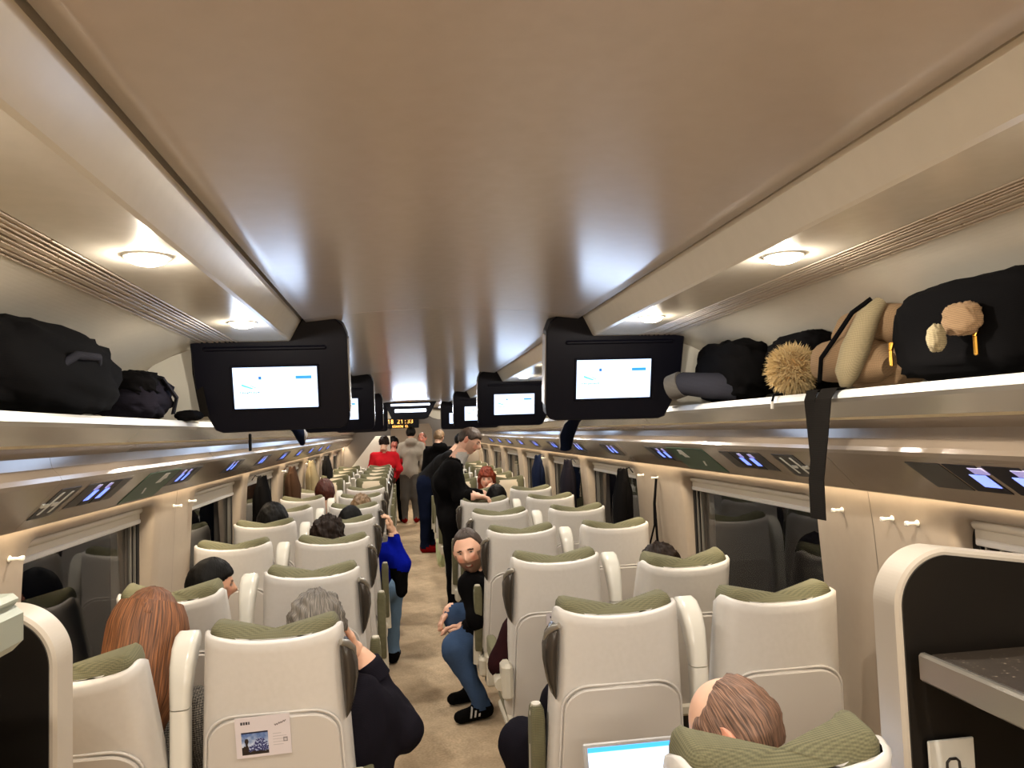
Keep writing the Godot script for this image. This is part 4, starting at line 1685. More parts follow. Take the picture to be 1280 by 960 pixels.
func hair(t: Transform3D, o: Dictionary) -> ArrayMesh:
	var st := begin()
	var front: float = o.get("front", 0.42)
	var side: float = o.get("side", -0.02)
	var back: float = o.get("back", -0.5)
	var thick: float = o.get("thick", 0.016)
	var curl: float = o.get("curl", 0.2)
	var freq: float = o.get("freq", 14.0)
	var bald: float = o.get("bald", 0.0)
	var nv := 40
	var nu := 56
	var pts := []
	var ms := []
	for i in nv + 1:
		var th := clampf(PI * i / nv, 0.01, PI - 0.01)
		var ring := []
		var mr := []
		for j in nu:
			var a := TAU * j / nu
			var d := Vector3(sin(th) * cos(a), -cos(th), sin(th) * sin(a))
			var m := smoothstep(-0.05, 0.07, d.y - hair_line(d, front, side, back))
			if bald > 0:
				var q := d.distance_to(Vector3(0, 0.85, -0.35).normalized())
				m *= smoothstep(bald - 0.12, bald + 0.14, q + 0.1 * noise.get_noise_3dv(d * 60))
			var nn := noise.get_noise_3dv(d * freq * 10.0) + 0.5 * noise.get_noise_3dv(d * freq * 24.0) + 0.8 * noise.get_noise_2d(a * 420.0, th * 60.0)
			ring.append(t * (head_pt(d) * 1.0 + d * (-0.006 + m * (0.008 + thick * (1.0 + curl * nn * 2.0)))))
			mr.append(m)
		pts.append(ring)
		ms.append(mr)
	for i in nv:
		for j in nu:
			var k := (j + 1) % nu
			if ms[i][j] + ms[i + 1][j] + ms[i][k] + ms[i + 1][k] < 0.02:
				continue
			for e in [[i, j, 0], [i + 1, j, 0], [i + 1, k, 1], [i, j, 0], [i + 1, k, 1], [i, k, 1]]:
				st.set_uv(Vector2(float(j + e[2]) / nu, float(e[0]) / nv))
				st.add_vertex(pts[e[0]][e[1]])
	if o.has("long"):
		# hair that falls: rings down the back and the sides of the head
		var rings := []
		var l: float = o.long
		var sway: Vector3 = o.get("sway", Vector3.ZERO)
		for i in 12:
			var v := i / 11.0
			var ring := PackedVector3Array()
			var y := lerpf(0.085, -l, v)
			var wide: float = o.get("wide", 1.0)
			var body := smoothstep(0.13, 0.0, y)
			for j in 40:
				var a := TAU * j / 40
				var rx := wide * lerpf(0.055, 0.104, sqrt(body)) * (1.0 - 0.3 * smoothstep(0.72, 1.0, v))
				var rz := lerpf(0.060, 0.102, sqrt(body)) * (1.0 - 0.3 * smoothstep(0.72, 1.0, v))
				var wob := 1.0 + (0.035 * sin(a * 9 + v * 3) + 0.025 * sin(a * 17 - v * 2)) * smoothstep(0.1, 0.5, v)
				var z := sin(a) * rz * wob
				if z < 0:
					z *= 0.5
				ring.append(t * (Vector3(cos(a) * rx * wob, y - 0.015 * sin(a * 7) * v, z + 0.020) + sway * v))
			rings.append(ring)
		for i in 11:
			for j in 40:
				var k := (j + 1) % 40
				for e in [[i, j, 0], [i + 1, j, 0], [i + 1, k, 1], [i, j, 0], [i + 1, k, 1], [i, k, 1]]:
					st.set_uv(Vector2(float(j + e[2]) / 40, 0.5 + e[0] / 22.0))
					st.add_vertex(rings[e[0]][e[1]])
	return done(st)

# bones of a hand; b: x towards the thumb, y along the fingers, z out of the palm; curl 0..1
func hand_bones(w: Vector3, b: Basis, curl: float, thumb := 0.3) -> Array:
	var out := []
	out.append([w, w + b * Vector3(0, 0.03, 0), 0.026, 0.028, "body"])
	for i in 4:
		var x: float = [0.030, 0.010, -0.010, -0.029][i]
		var l: float = [0.92, 1.0, 0.94, 0.76][i]
		out.append([w + b * Vector3(x * 0.6, 0.015, 0), w + b * Vector3(x, 0.085 - absf(x - 0.01) * 0.2, 0), 0.015, 0.0125, "body"])
		var p := w + b * Vector3(x * 1.08, 0.088 - absf(x - 0.01) * 0.2, 0)
		var a := curl * 0.7
		for s in 3:
			var len_: float = [0.042, 0.028, 0.022][s] * l
			var q := p + b * Vector3(x * 0.06, cos(a) * len_, sin(a) * len_)
			out.append([p, q, 0.0098 - s * 0.0009, 0.0090 - s * 0.0009, "body"])
			p = q
			a += curl * 1.15
	var p0 := w + b * Vector3(0.022, 0.022, 0.006)
	var p1 := w + b * Vector3(0.048, 0.052, 0.016 + 0.02 * thumb)
	var p2 := p1 + b * Vector3(0.012, 0.032, 0.010 * thumb)
	var p3 := p2 + b * Vector3(-0.002, 0.026, 0.012 * thumb)
	out.append([p0, p1, 0.015, 0.012, "body"])
	out.append([p1, p2, 0.0115, 0.0105, "body"])
	out.append([p2, p3, 0.0105, 0.009, "body"])
	return out

func add_net(st: SurfaceTool, r: Dictionary, g: String, shift: Vector3, c: Color) -> void:
	if not r.i.has(g):
		return
	st.set_color(c)
	var idx: PackedInt32Array = r.i[g]
	for i in idx:
		st.add_vertex(r.v[i] - shift)

# a whole person: bones in coach axes, head and hands described apart
func person(label: String, base: Vector3, bones: Array, cell: float, head: Dictionary, wear: Dictionary, hands := []) -> Node3D:
	var o := thing("person", label, "person", base)
	var r := nets(bones, cell, 0.05)
	var skin: Color = head.get("skin", Color(0.86, 0.68, 0.57))
	var st := begin()
	add_net(st, r, "body", base, lin(skin))
	for h in hands:
		var hr := nets(hand_bones(h[0], h[1], h[2], h[3] if h.size() > 3 else 0.3), 0.0045, 0.010)
		add_net(st, hr, "body", base, lin(skin))
	var t := Transform3D(look(head.face, head.get("up", Vector3.UP)).scaled(Vector3.ONE * float(head.get("size", 1.0))), head.at - base)
	add_head(st, t, head)
	part(o, "body", st, M.skin)
	if head.has("hair"):
		put(o, "hair", hair(t, head), M[head.hair])
	for g in r.i:
		if g != "body":
			var w: Array = wear[g]
			put(o, w[0], submesh(r, g, base, 0.3 if g.begins_with("shoe") else 1.0), M[w[1]])
	return o

# a sitter whose body mostly hides behind a seat back; head centre given
func sitter(label: String, head: Dictionary, top: String, legs: String, facing := 1.0) -> Node3D:
	var h: Vector3 = head.at
	var b := []
	var v := func(x, y, z): return h + Vector3(x, y, z * facing)
	var ty := h.y - 0.52     # down to the seat
	b.append([v.call(0, -0.10, 0.02), v.call(0, -0.19, 0.03), 0.05, 0.055, "body"])
	b.append([v.call(-0.15, -0.26, 0.03), v.call(0.15, -0.26, 0.03), 0.07, 0.07, "top"])
	b.append([v.call(-0.07, -0.36, 0.02), v.call(0.07, -0.36, 0.02), 0.115, 0.115, "top"])
	b.append([v.call(0, -0.40, 0.01), v.call(0, 0.60 - h.y, -0.02), 0.13, 0.135, "top"])
	for s in [-1, 1]:
		b.append([v.call(s * 0.18, -0.27, 0.03), v.call(s * 0.215, -0.50, -0.04), 0.056, 0.05, "top"])
		b.append([v.call(s * 0.215, -0.50, -0.04), v.call(s * 0.10, -0.52, -0.25), 0.048, 0.036, "top"])
		b.append([v.call(s * 0.10, -0.52, -0.25), v.call(s * 0.05, -0.52, -0.32), 0.032, 0.028, "body"])
		b.append([v.call(s * 0.09, 0.56 - h.y, -0.03), v.call(s * 0.11, 0.56 - h.y, -0.40), 0.085, 0.065, "legs"])
		b.append([v.call(s * 0.11, 0.55 - h.y, -0.40), v.call(s * 0.11, 0.10 - h.y, -0.42), 0.06, 0.045, "legs"])
		b.append([v.call(s * 0.11, 0.05 - h.y, -0.40), v.call(s * 0.11, 0.04 - h.y, -0.55), 0.045, 0.038, "shoe%d" % s])
	return person(label, Vector3(h.x, 0, h.z), b, 0.027, head, {"top": ["jacket", top], "legs": ["trousers", legs], "shoe-1": ["shoe", "black_shoe"], "shoe1": ["shoe", "black_shoe"]})

func build_people() -> void:
	var F := Vector3(0, 0, -1)          # away from the camera
	# --- nearest ones
	var red := sitter("red-haired woman in a tweed coat at the nearest left window seat", {"at": P(-1.05, 1.130, 2.70), "face": Vector3(-0.3, -0.35, -1), "up": Vector3(0.22, 1, 0), "hair": "hair_red", "front": 0.3, "side": 0.25, "back": 0.2, "thick": 0.022, "curl": 0.1, "long": 0.30, "wide": 1.22, "sway": Vector3(0.03, 0, 0.01), "skin": Color(0.86, 0.68, 0.58)}, "tweed_cloth", "black_cloth")
	# her coat sleeve, seen between the seats
	sitter("dark-haired man in profile, second left window seat, ear turned to the aisle", {"at": P(-1.075, 1.085, 3.66), "face": Vector3(0.95, -0.12, -0.45), "hair": "hair_black", "front": 0.42, "side": 0.22, "back": -0.35, "thick": 0.012, "curl": 0.12, "beard": 0.25, "skin": Color(0.88, 0.67, 0.55)}, "white_cloth", "jeans_dark")
	# grey curly man, elbow out over the aisle, hand at his cheek
	var b := []
	b.append([P(-0.50, 0.99, 2.72), P(-0.49, 0.92, 2.70), 0.055, 0.06, "body"])
	b.append([P(-0.62, 0.82, 2.68), P(-0.38, 0.83, 2.70), 0.085, 0.085, "top"])
	b.append([P(-0.56, 0.72, 2.68), P(-0.44, 0.72, 2.70), 0.13, 0.13, "top"])
	b.append([P(-0.48, 0.70, 2.70), P(-0.54, 0.54, 2.68), 0.14, 0.145, "top"])
	b.append([P(-0.37, 0.84, 2.71), P(-0.235, 0.70, 2.80), 0.080, 0.072, "top"])
	b.append([P(-0.235, 0.70, 2.80), P(-0.345, 0.885, 2.84), 0.070, 0.050, "top"])
	b.append([P(-0.335, 0.88, 2.84), P(-0.355, 0.92, 2.84), 0.036, 0.034, "body"])
	b.append([P(-0.345, 0.90, 2.84), P(-0.375, 0.965, 2.83), 0.034, 0.030, "body"])
	b.append([P(-0.36, 0.76, 2.70), P(-0.36, 0.52, 2.76), 0.10, 0.10, "top"])
	b.append([P(-0.68, 0.82, 2.68), P(-0.74, 0.60, 2.74), 0.06, 0.055, "top"])
	b.append([P(-0.74, 0.60, 2.74), P(-0.62, 0.62, 2.95), 0.05, 0.04, "top"])
	for s in [-1, 1]:
		b.append([P(-0.53 + s * 0.09, 0.55, 2.70), P(-0.50 + s * 0.11, 0.56, 3.10), 0.09, 0.068, "legs"])
		b.append([P(-0.50 + s * 0.11, 0.55, 3.10), P(-0.50 + s * 0.11, 0.10, 3.10), 0.06, 0.045, "legs"])
		b.append([P(-0.50 + s * 0.11, 0.05, 3.08), P(-0.50 + s * 0.11, 0.04, 3.24), 0.045, 0.038, "shoe%d" % s])
	var gm := person("man with curly grey hair and navy jacket leaning on his elbow into the aisle", P(-0.5, 0, 2.7), b, 0.011, {"at": P(-0.505, 1.082, 2.73), "face": Vector3(0.25, -0.3, -1), "up": Vector3(-0.12, 1, 0), "hair": "hair_grey", "front": 0.4, "side": -0.15, "back": -0.55, "thick": 0.020, "curl": 0.3, "freq": 16.0, "skin": Color(0.90, 0.70, 0.58)}, {"top": ["jacket", "navy_cloth"], "legs": ["trousers", "navy_cloth"], "shoe-1": ["shoe", "black_shoe"], "shoe1": ["shoe", "black_shoe"]}, [[P(-0.375, 0.955, 2.83), Basis(Vector3(0.2, 0, 1).normalized(), Vector3(-0.30, 0.95, 0.05).normalized(), Vector3(-0.95, -0.3, 0.1).normalized()), 0.35]])
	cuff(gm, P(-0.330, 0.862, 2.838), P(-0.362, 0.926, 2.84), 0.074, 0.066, "navy_cloth")
	# balding man in the nearest right seat
	sitter("balding brown-haired man in the nearest right seat, seen from above", {"at": P(0.535, 1.04, 1.68), "face": Vector3(-0.75, -0.7, -0.6), "up": Vector3(-0.3, 1, -0.4), "hair": "hair_thin", "front": 0.42, "side": 0.0, "back": -0.5, "thick": 0.007, "curl": 0.35, "freq": 16.0, "bald": 0.82, "size": 1.08, "skin": Color(0.90, 0.72, 0.61)}, "charcoal_cloth", "black_cloth")
	# --- left bank further down
	sitter("person with tousled dark brown hair in the third left aisle seat", {"at": P(-0.65, 1.135, 4.68), "face": Vector3(0.4, -0.2, -1), "hair": "hair_brown", "thick": 0.02, "curl": 0.5, "side": -0.2, "skin": Color(0.83, 0.62, 0.5)}, "burgundy_cloth", "jeans_dark")
	sitter("blond person in the fifth left aisle seat, hair above the headrest", {"at": P(-0.555, 1.105, 6.68), "face": F, "hair": "hair_blond", "thick": 0.016, "curl": 0.5, "bald": 0.3, "skin": Color(0.88, 0.66, 0.55)}, "grey_cloth", "jeans_dark")
	sitter("person with dark hood up at the fourth left window seat", {"at": P(-1.13, 1.135, 5.70), "face": F, "hair": "hair_black", "thick": 0.034, "curl": 0.1, "side": -0.7, "back": -0.95, "front": 0.3}, "black_cloth", "black_cloth")
	sitter("auburn-haired person with red collar at a far left window seat", {"at": P(-0.97, 1.19, 7.80), "face": Vector3(0.1, -0.1, -1), "hair": "hair_auburn", "thick": 0.018, "curl": 0.15, "side": -0.5, "back": -0.85}, "red_cloth", "jeans_dark")
	# blue sweater, phone at the ear, legs out in the aisle
	b = []
	b.append([P(-0.585, 1.00, 5.70), P(-0.56, 0.92, 5.70), 0.05, 0.055, "body"])
	b.append([P(-0.68, 0.86, 5.70), P(-0.42, 0.87, 5.72), 0.075, 0.07, "top"])
	b.append([P(-0.42, 0.87, 5.72), P(-0.35, 0.88, 5.72), 0.065, 0.06, "top"])
	b.append([P(-0.235, 0.73, 5.68), P(-0.225, 0.60, 5.68), 0.06, 0.045, "tail"])
	b.append([P(-0.55, 0.72, 5.70), P(-0.42, 0.72, 5.72), 0.12, 0.115, "top"])
	b.append([P(-0.48, 0.72, 5.70), P(-0.50, 0.55, 5.70), 0.125, 0.13, "top"])
	b.append([P(-0.35, 0.88, 5.72), P(-0.215, 0.80, 5.66), 0.056, 0.055, "top"])
	b.append([P(-0.215, 0.80, 5.66), P(-0.275, 0.985, 5.70), 0.052, 0.036, "top"])
	b.append([P(-0.275, 0.985, 5.70), P(-0.285, 1.02, 5.70), 0.030, 0.028, "body"])
	b.append([P(-0.62, 0.84, 5.70), P(-0.68, 0.62, 5.76), 0.055, 0.05, "top"])
	b.append([P(-0.68, 0.62, 5.76), P(-0.55, 0.62, 5.95), 0.048, 0.038, "top"])
	b.append([P(-0.40, 0.55, 5.78), P(-0.295, 0.56, 5.98), 0.085, 0.072, "legs"])
	b.append([P(-0.295, 0.55, 5.98), P(-0.31, 0.10, 6.0), 0.066, 0.05, "legs"])
	b.append([P(-0.31, 0.05, 5.98), P(-0.29, 0.04, 6.14), 0.048, 0.04, "shoe1"])
	b.append([P(-0.58, 0.55, 5.75), P(-0.56, 0.56, 6.1), 0.085, 0.068, "legs"])
	b.append([P(-0.56, 0.55, 6.1), P(-0.56, 0.10, 6.1), 0.06, 0.045, "legs"])
	b.append([P(-0.56, 0.05, 6.08), P(-0.56, 0.04, 6.24), 0.045, 0.038, "shoe-1"])
	person("person in a bright blue sweater and light jeans holding a phone out into the aisle", P(-0.5, 0, 5.7), b, 0.016, {"at": P(-0.585, 1.108, 5.69), "face": Vector3(0.35, -0.2, -1), "hair": "hair_black", "thick": 0.012, "curl": 0.1, "skin": Color(0.88, 0.70, 0.58)}, {"top": ["sweater", "blue_cloth"], "tail": ["scarf", "black_cloth"], "legs": ["jeans", "jeans_light"], "shoe-1": ["shoe", "black_shoe"], "shoe1": ["shoe", "black_shoe"]}, [[P(-0.285, 1.015, 5.70), Basis(Vector3(0, 0, 1), Vector3(-0.1, 0.99, 0).normalized(), Vector3(-0.99, -0.1, 0).normalized()), 0.55]])
	var ph := thing("phone", "dark phone held in the hand of the blue-sweatered person", "phone", P(-0.322, 1.075, 5.70))
	put(ph, "case", boxm(Vector3.ZERO, Vector3(0.010, 0.13, 0.065), 0.003), M.phone_black)
	put(ph, "glass", boxm(Vector3(-0.0055, 0, 0), Vector3(0.002, 0.12, 0.058), 0.0005), M.tv_shell)
	# --- right bank
	b = []
	b.append([P(0.215, 0.93, 4.79), P(0.24, 0.86, 4.82), 0.052, 0.06, "body"])
	b.append([P(0.20, 0.80, 4.72), P(0.30, 0.80, 5.02), 0.085, 0.08, "top"])
	b.append([P(0.28, 0.68, 4.76), P(0.34, 0.68, 4.98), 0.125, 0.12, "top"])
	b.append([P(0.33, 0.66, 4.86), P(0.41, 0.55, 4.88), 0.14, 0.145, "top"])
	b.append([P(0.19, 0.80, 4.70), P(0.22, 0.62, 4.60), 0.06, 0.055, "top"])
	b.append([P(0.22, 0.62, 4.60), P(0.19, 0.545, 4.74), 0.050, 0.042, "top"])
	b.append([P(0.19, 0.545, 4.74), P(0.155, 0.535, 4.80), 0.034, 0.030, "body"])
	b.append([P(0.29, 0.80, 5.04), P(0.22, 0.60, 5.10), 0.058, 0.052, "top"])
	b.append([P(0.22, 0.60, 5.10), P(0.10, 0.60, 4.98), 0.045, 0.036, "top"])
	b.append([P(0.10, 0.60, 4.98), P(0.07, 0.605, 4.95), 0.03, 0.028, "body"])
	b.append([P(0.38, 0.53, 4.80), P(0.085, 0.445, 4.70), 0.09, 0.072, "legs"])
	b.append([P(0.085, 0.44, 4.70), P(0.235, 0.11, 4.70), 0.072, 0.048, "legs"])
	b.append([P(0.27, 0.048, 4.72), P(0.10, 0.04, 4.66), 0.045, 0.038, "shoe1"])
	b.append([P(0.40, 0.55, 4.95), P(0.11, 0.56, 4.95), 0.088, 0.07, "legs"])
	b.append([P(0.11, 0.55, 4.95), P(0.21, 0.11, 5.02), 0.066, 0.046, "legs"])
	b.append([P(0.24, 0.048, 5.04), P(0.08, 0.04, 4.98), 0.045, 0.038, "shoe-1"])
	var bm := person("smiling bearded man in black jacket and jeans leaning out of the third right row", P(0.3, 0, 4.8), b, 0.015, {"at": P(0.195, 1.005, 4.76), "face": Vector3(-0.28, -0.10, 1), "up": Vector3(-0.22, 1, 0), "hair": "hair_greybrown", "front": 0.66, "side": 0.10, "back": -0.5, "thick": 0.003, "curl": 0.3, "freq": 18.0, "beard": 0.45, "skin": Color(0.92, 0.72, 0.61), "size": 1.2, "rows": 90, "smile": true}, {"top": ["jacket", "black_cloth"], "legs": ["jeans", "jeans_mid"], "shoe-1": ["shoe", "black_shoe"], "shoe1": ["shoe", "black_shoe"]}, [[P(0.165, 0.54, 4.79), Basis(Vector3(0, 0.3, 0.95).normalized(), Vector3(-0.92, -0.05, -0.30).normalized(), Vector3(0, -0.95, 0.3).normalized()), 0.35], [P(0.08, 0.605, 4.96), Basis(Vector3(0, 0, -1), Vector3(-0.55, -0.35, 0.6).normalized(), Vector3(0, -1, 0)), 0.8]])
	cuff(bm, P(0.205, 0.565, 4.71), P(0.172, 0.540, 4.772), 0.056, 0.048, "black_cloth")
	# three pale stripes across his near shoe
	for i in 3:
		var st := begin()
		var x := 0.165 + i * 0.026
		var pts := []
		for k in 6:
			var a := lerpf(-0.2, 1.45, k / 5.0)
			pts.append(P(x + 0.012 * k / 5.0, 0.046 + sin(a) * 0.0455, 4.688 + (x - 0.185) * 0.35 - cos(a) * 0.0455) - P(0.3, 0, 4.8))
		ribbon(st, pts, Vector3(0.011, 0, 0), 0.002)
		part(bm, "shoe_stripe", st, M.white_cloth)
	# sitter in the second right aisle seat: only knee and sleeve show past the backs
	b = []
	b.append([P(0.50, 0.93, 2.68), P(0.50, 0.86, 2.67), 0.05, 0.055, "body"])
	b.append([P(0.36, 0.79, 2.66), P(0.64, 0.79, 2.66), 0.075, 0.075, "top"])
	b.append([P(0.43, 0.68, 2.66), P(0.56, 0.68, 2.66), 0.12, 0.12, "top"])
	b.append([P(0.49, 0.68, 2.66), P(0.49, 0.56, 2.66), 0.13, 0.13, "top"])
	b.append([P(0.33, 0.80, 2.68), P(0.285, 0.66, 2.74), 0.062, 0.06, "top"])
	b.append([P(0.285, 0.66, 2.74), P(0.34, 0.63, 2.95), 0.054, 0.042, "top"])
	b.append([P(0.34, 0.63, 2.95), P(0.37, 0.63, 3.0), 0.032, 0.03, "body"])
	b.append([P(0.66, 0.79, 2.66), P(0.70, 0.60, 2.72), 0.06, 0.055, "top"])
	b.append([P(0.70, 0.60, 2.72), P(0.60, 0.62, 2.93), 0.05, 0.04, "top"])
	b.append([P(0.42, 0.56, 2.68), P(0.215, 0.585, 2.88), 0.095, 0.082, "legs"])
	b.append([P(0.215, 0.575, 2.88), P(0.24, 0.11, 2.90), 0.076, 0.055, "legs"])
	b.append([P(0.24, 0.05, 2.88), P(0.20, 0.042, 3.04), 0.048, 0.04, "shoe-1"])
	b.append([P(0.57, 0.56, 2.68), P(0.58, 0.57, 3.06), 0.092, 0.07, "legs"])
	b.append([P(0.58, 0.56, 3.06), P(0.58, 0.11, 3.08), 0.062, 0.046, "legs"])
	b.append([P(0.58, 0.05, 3.06), P(0.58, 0.042, 3.2), 0.045, 0.038, "shoe1"])
	person("person in navy jacket and trousers in the second right aisle seat, knee in the aisle", P(0.49, 0, 2.66), b, 0.02, {"at": P(0.50, 0.965, 2.72), "face": F, "hair": "hair_black", "thick": 0.010}, {"top": ["jacket", "navy_cloth"], "legs": ["trousers", "navy_cloth"], "shoe-1": ["shoe", "black_shoe"], "shoe1": ["shoe", "black_shoe"]})
	b = []
	b.append([P(0.47, 0.94, 3.64), P(0.47, 0.86, 3.63), 0.05, 0.055, "body"])
	b.append([P(0.33, 0.79, 3.62), P(0.62, 0.79, 3.62), 0.075, 0.075, "top"])
	b.append([P(0.42, 0.68, 3.62), P(0.54, 0.68, 3.62), 0.12, 0.12, "top"])
	b.append([P(0.48, 0.68, 3.62), P(0.48, 0.56, 3.62), 0.13, 0.13, "top"])
	b.append([P(0.30, 0.79, 3.60), P(0.245, 0.66, 3.60), 0.062, 0.064, "top"])
	b.append([P(0.245, 0.66, 3.60), P(0.33, 0.64, 3.84), 0.056, 0.042, "top"])
	b.append([P(0.64, 0.79, 3.62), P(0.68, 0.60, 3.66), 0.06, 0.055, "top"])
	b.append([P(0.68, 0.60, 3.66), P(0.58, 0.60, 3.88), 0.05, 0.04, "top"])
	for s in [-1, 1]:
		b.append([P(0.46 + s * 0.03, 0.60, 3.88), P(0.46, 0.60, 3.92), 0.03, 0.03, "body"])
		b.append([P(0.48 + s * 0.09, 0.56, 3.62), P(0.46 + s * 0.13, 0.55, 4.0), 0.085, 0.066, "legs"])
		b.append([P(0.46 + s * 0.13, 0.54, 4.0), P(0.46 + s * 0.12, 0.10, 4.02), 0.06, 0.045, "legs"])
		b.append([P(0.46 + s * 0.12, 0.05, 4.0), P(0.46 + s * 0.12, 0.04, 4.16), 0.045, 0.038, "shoe%d" % s])
	person("person with a burgundy sleeve showing beside the third right aisle seat", P(0.48, 0, 3.62), b, 0.024, {"at": P(0.47, 0.965, 3.68), "face": F, "hair": "hair_brown", "thick": 0.012}, {"top": ["sweater", "burgundy_cloth"], "legs": ["trousers", "slate_cloth"], "shoe-1": ["shoe", "black_shoe"], "shoe1": ["shoe", "black_shoe"]})
	sitter("person whose dark hair just clears the second right window headrest", {"at": P(1.035, 1.035, 3.62), "face": Vector3(-0.4, -0.1, -1), "hair": "hair_brown", "thick": 0.016, "curl": 0.4, "skin": Color(0.86, 0.6, 0.46)}, "brown_cloth", "black_cloth")
	sitter("black-haired person in a far right aisle seat before the red-haired woman", {"at": P(0.615, 1.135, 6.72), "face": Vector3(0.3, -0.1, -1), "hair": "hair_black", "thick": 0.016, "curl": 0.15, "side": -0.3}, "charcoal_cloth", "jeans_dark")
	# red-haired woman facing the camera, hand at her mouth
	b = []
	var h := P(0.755, 1.185, 8.75)
	b.append([h + Vector3(0, -0.10, -0.02), h + Vector3(0, -0.19, -0.03), 0.05, 0.055, "body"])
	b.append([h + Vector3(-0.15, -0.26, -0.03), h + Vector3(0.15, -0.26, -0.03), 0.065, 0.065, "top"])
	b.append([h + Vector3(-0.06, -0.36, -0.02), h + Vector3(0.06, -0.36, -0.02), 0.11, 0.11, "top"])
	b.append([h + Vector3(0, -0.40, -0.02), h + Vector3(0, -0.60, 0.0), 0.12, 0.13, "top"])
	b.append([h + Vector3(-0.17, -0.27, -0.03), h + Vector3(-0.20, -0.45, 0.08), 0.052, 0.048, "top"])
	b.append([h + Vector3(-0.20, -0.45, 0.08), h + Vector3(-0.06, -0.20, 0.14), 0.045, 0.036, "top"])
	b.append([h + Vector3(-0.06, -0.20, 0.14), h + Vector3(-0.04, -0.16, 0.135), 0.03, 0.028, "body"])
	b.append([h + Vector3(0.17, -0.27, -0.03), h + Vector3(0.20, -0.48, 0.05), 0.052, 0.048, "top"])
	b.append([h + Vector3(0.20, -0.48, 0.05), h + Vector3(0.08, -0.52, 0.25), 0.045, 0.035, "top"])
	for s in [-1, 1]:
		b.append([h + Vector3(s * 0.09, 0.56 - h.y, 0.03), h + Vector3(s * 0.11, 0.56 - h.y, 0.42), 0.085, 0.065, "legs"])
		b.append([h + Vector3(s * 0.11, 0.55 - h.y, 0.42), h + Vector3(s * 0.11, 0.10 - h.y, 0.42), 0.06, 0.045, "legs"])
		b.append([h + Vector3(s * 0.11, 0.05 - h.y, 0.42), h + Vector3(s * 0.11, 0.04 - h.y, 0.57), 0.045, 0.038, "shoe%d" % s])
	person("orange-haired woman facing the camera with a hand at her mouth", Vector3(h.x, 0, h.z), b, 0.02, {"at": h, "face": Vector3(-0.15, -0.15, 1), "hair": "hair_orange", "front": 0.34, "side": -0.4, "back": -0.8, "thick": 0.024, "curl": 0.4, "long": 0.22, "skin": Color(0.92, 0.72, 0.62)}, {"top": ["top", "white_cloth"], "legs": ["trousers", "black_cloth"], "shoe-1": ["shoe", "black_shoe"], "shoe1": ["shoe", "black_shoe"]}, [[h + Vector3(-0.045, -0.17, 0.135), Basis(Vector3(0.2, 0.2, -0.9).normalized(), Vector3(0.35, 0.92, 0.1).normalized(), Vector3(0.9, -0.3, 0.1).normalized()), 0.5]])
	# --- standing in the aisle
	b = []
	b.append([P(0.335, 1.565, 6.80), P(0.285, 1.49, 6.80), 0.055, 0.065, "body"])
	b.append([P(0.322, 1.53, 6.80), P(0.305, 1.505, 6.80), 0.064, 0.068, "collar"])
	b.append([P(0.215, 1.42, 6.64), P(0.235, 1.42, 6.98), 0.085, 0.085, "top"])
	b.append([P(0.195, 1.30, 6.72), P(0.205, 1.30, 6.90), 0.135, 0.135, "top"])
	b.append([P(0.20, 1.28, 6.81), P(0.225, 1.04, 6.81), 0.140, 0.135, "top"])
	b.append([P(0.24, 1.42, 6.60), P(0.29, 1.18, 6.58), 0.068, 0.058, "top"])
	b.append([P(0.29, 1.18, 6.58), P(0.36, 1.20, 6.48), 0.054, 0.04, "top"])
	b.append([P(0.36, 1.20, 6.48), P(0.39, 1.195, 6.46), 0.032, 0.03, "body"])
	b.append([P(0.25, 1.42, 7.02), P(0.34, 1.20, 7.04), 0.066, 0.056, "top"])
	b.append([P(0.34, 1.20, 7.04), P(0.50, 1.16, 7.0), 0.05, 0.038, "top"])
	b.append([P(0.50, 1.16, 7.0), P(0.54, 1.16, 6.99), 0.03, 0.028, "body"])
	b.append([P(0.225, 0.98, 6.74), P(0.235, 0.98, 6.88), 0.128, 0.128, "legs"])
	b.append([P(0.225, 0.93, 6.72), P(0.225, 0.52, 6.70), 0.098, 0.072, "legs"])
	b.append([P(0.225, 0.52, 6.70), P(0.205, 0.10, 6.72), 0.070, 0.055, "legs"])
	b.append([P(0.235, 0.93, 6.90), P(0.255, 0.52, 6.92), 0.098, 0.072, "legs"])
	b.append([P(0.255, 0.52, 6.92), P(0.25, 0.10, 6.94), 0.068, 0.052, "legs"])
	b.append([P(0.19, 0.05, 6.70), P(0.34, 0.042, 6.66), 0.05, 0.04, "shoe1"])
	b.append([P(0.24, 0.05, 6.94), P(0.39, 0.042, 6.92), 0.05, 0.04, "shoe-1"])
	person("man in black sweater with pale collar standing in the aisle, looking down right", P(0.23, 0, 6.8), b, 0.016, {"at": P(0.395, 1.655, 6.79), "face": Vector3(0.80, -0.42, 0.25), "up": Vector3(0.45, 1, 0), "hair": "hair_greybrown", "front": 0.42, "side": 0.1, "back": -0.35, "thick": 0.007, "curl": 0.25, "beard": 0.15, "skin": Color(0.90, 0.71, 0.61), "size": 1.04}, {"top": ["sweater", "black_cloth"], "collar": ["collar", "white_cloth"], "legs": ["trousers", "black_cloth"], "shoe-1": ["shoe", "black_shoe"], "shoe1": ["shoe", "black_shoe"]}, [[P(0.39, 1.20, 6.455), Basis(Vector3(0, 0, -1), Vector3(0.97, -0.1, 0.1).normalized(), Vector3(-0.1, -0.97, 0).normalized()), 0.5]])
	b = []
	b.append([P(0.60, 1.52, 11.2), P(0.55, 1.45, 11.2), 0.055, 0.065, "body"])
	b.append([P(0.46, 1.38, 11.05), P(0.50, 1.38, 11.38), 0.085, 0.085, "top"])
	b.append([P(0.38, 1.27, 11.12), P(0.40, 1.27, 11.32), 0.14, 0.14, "top"])
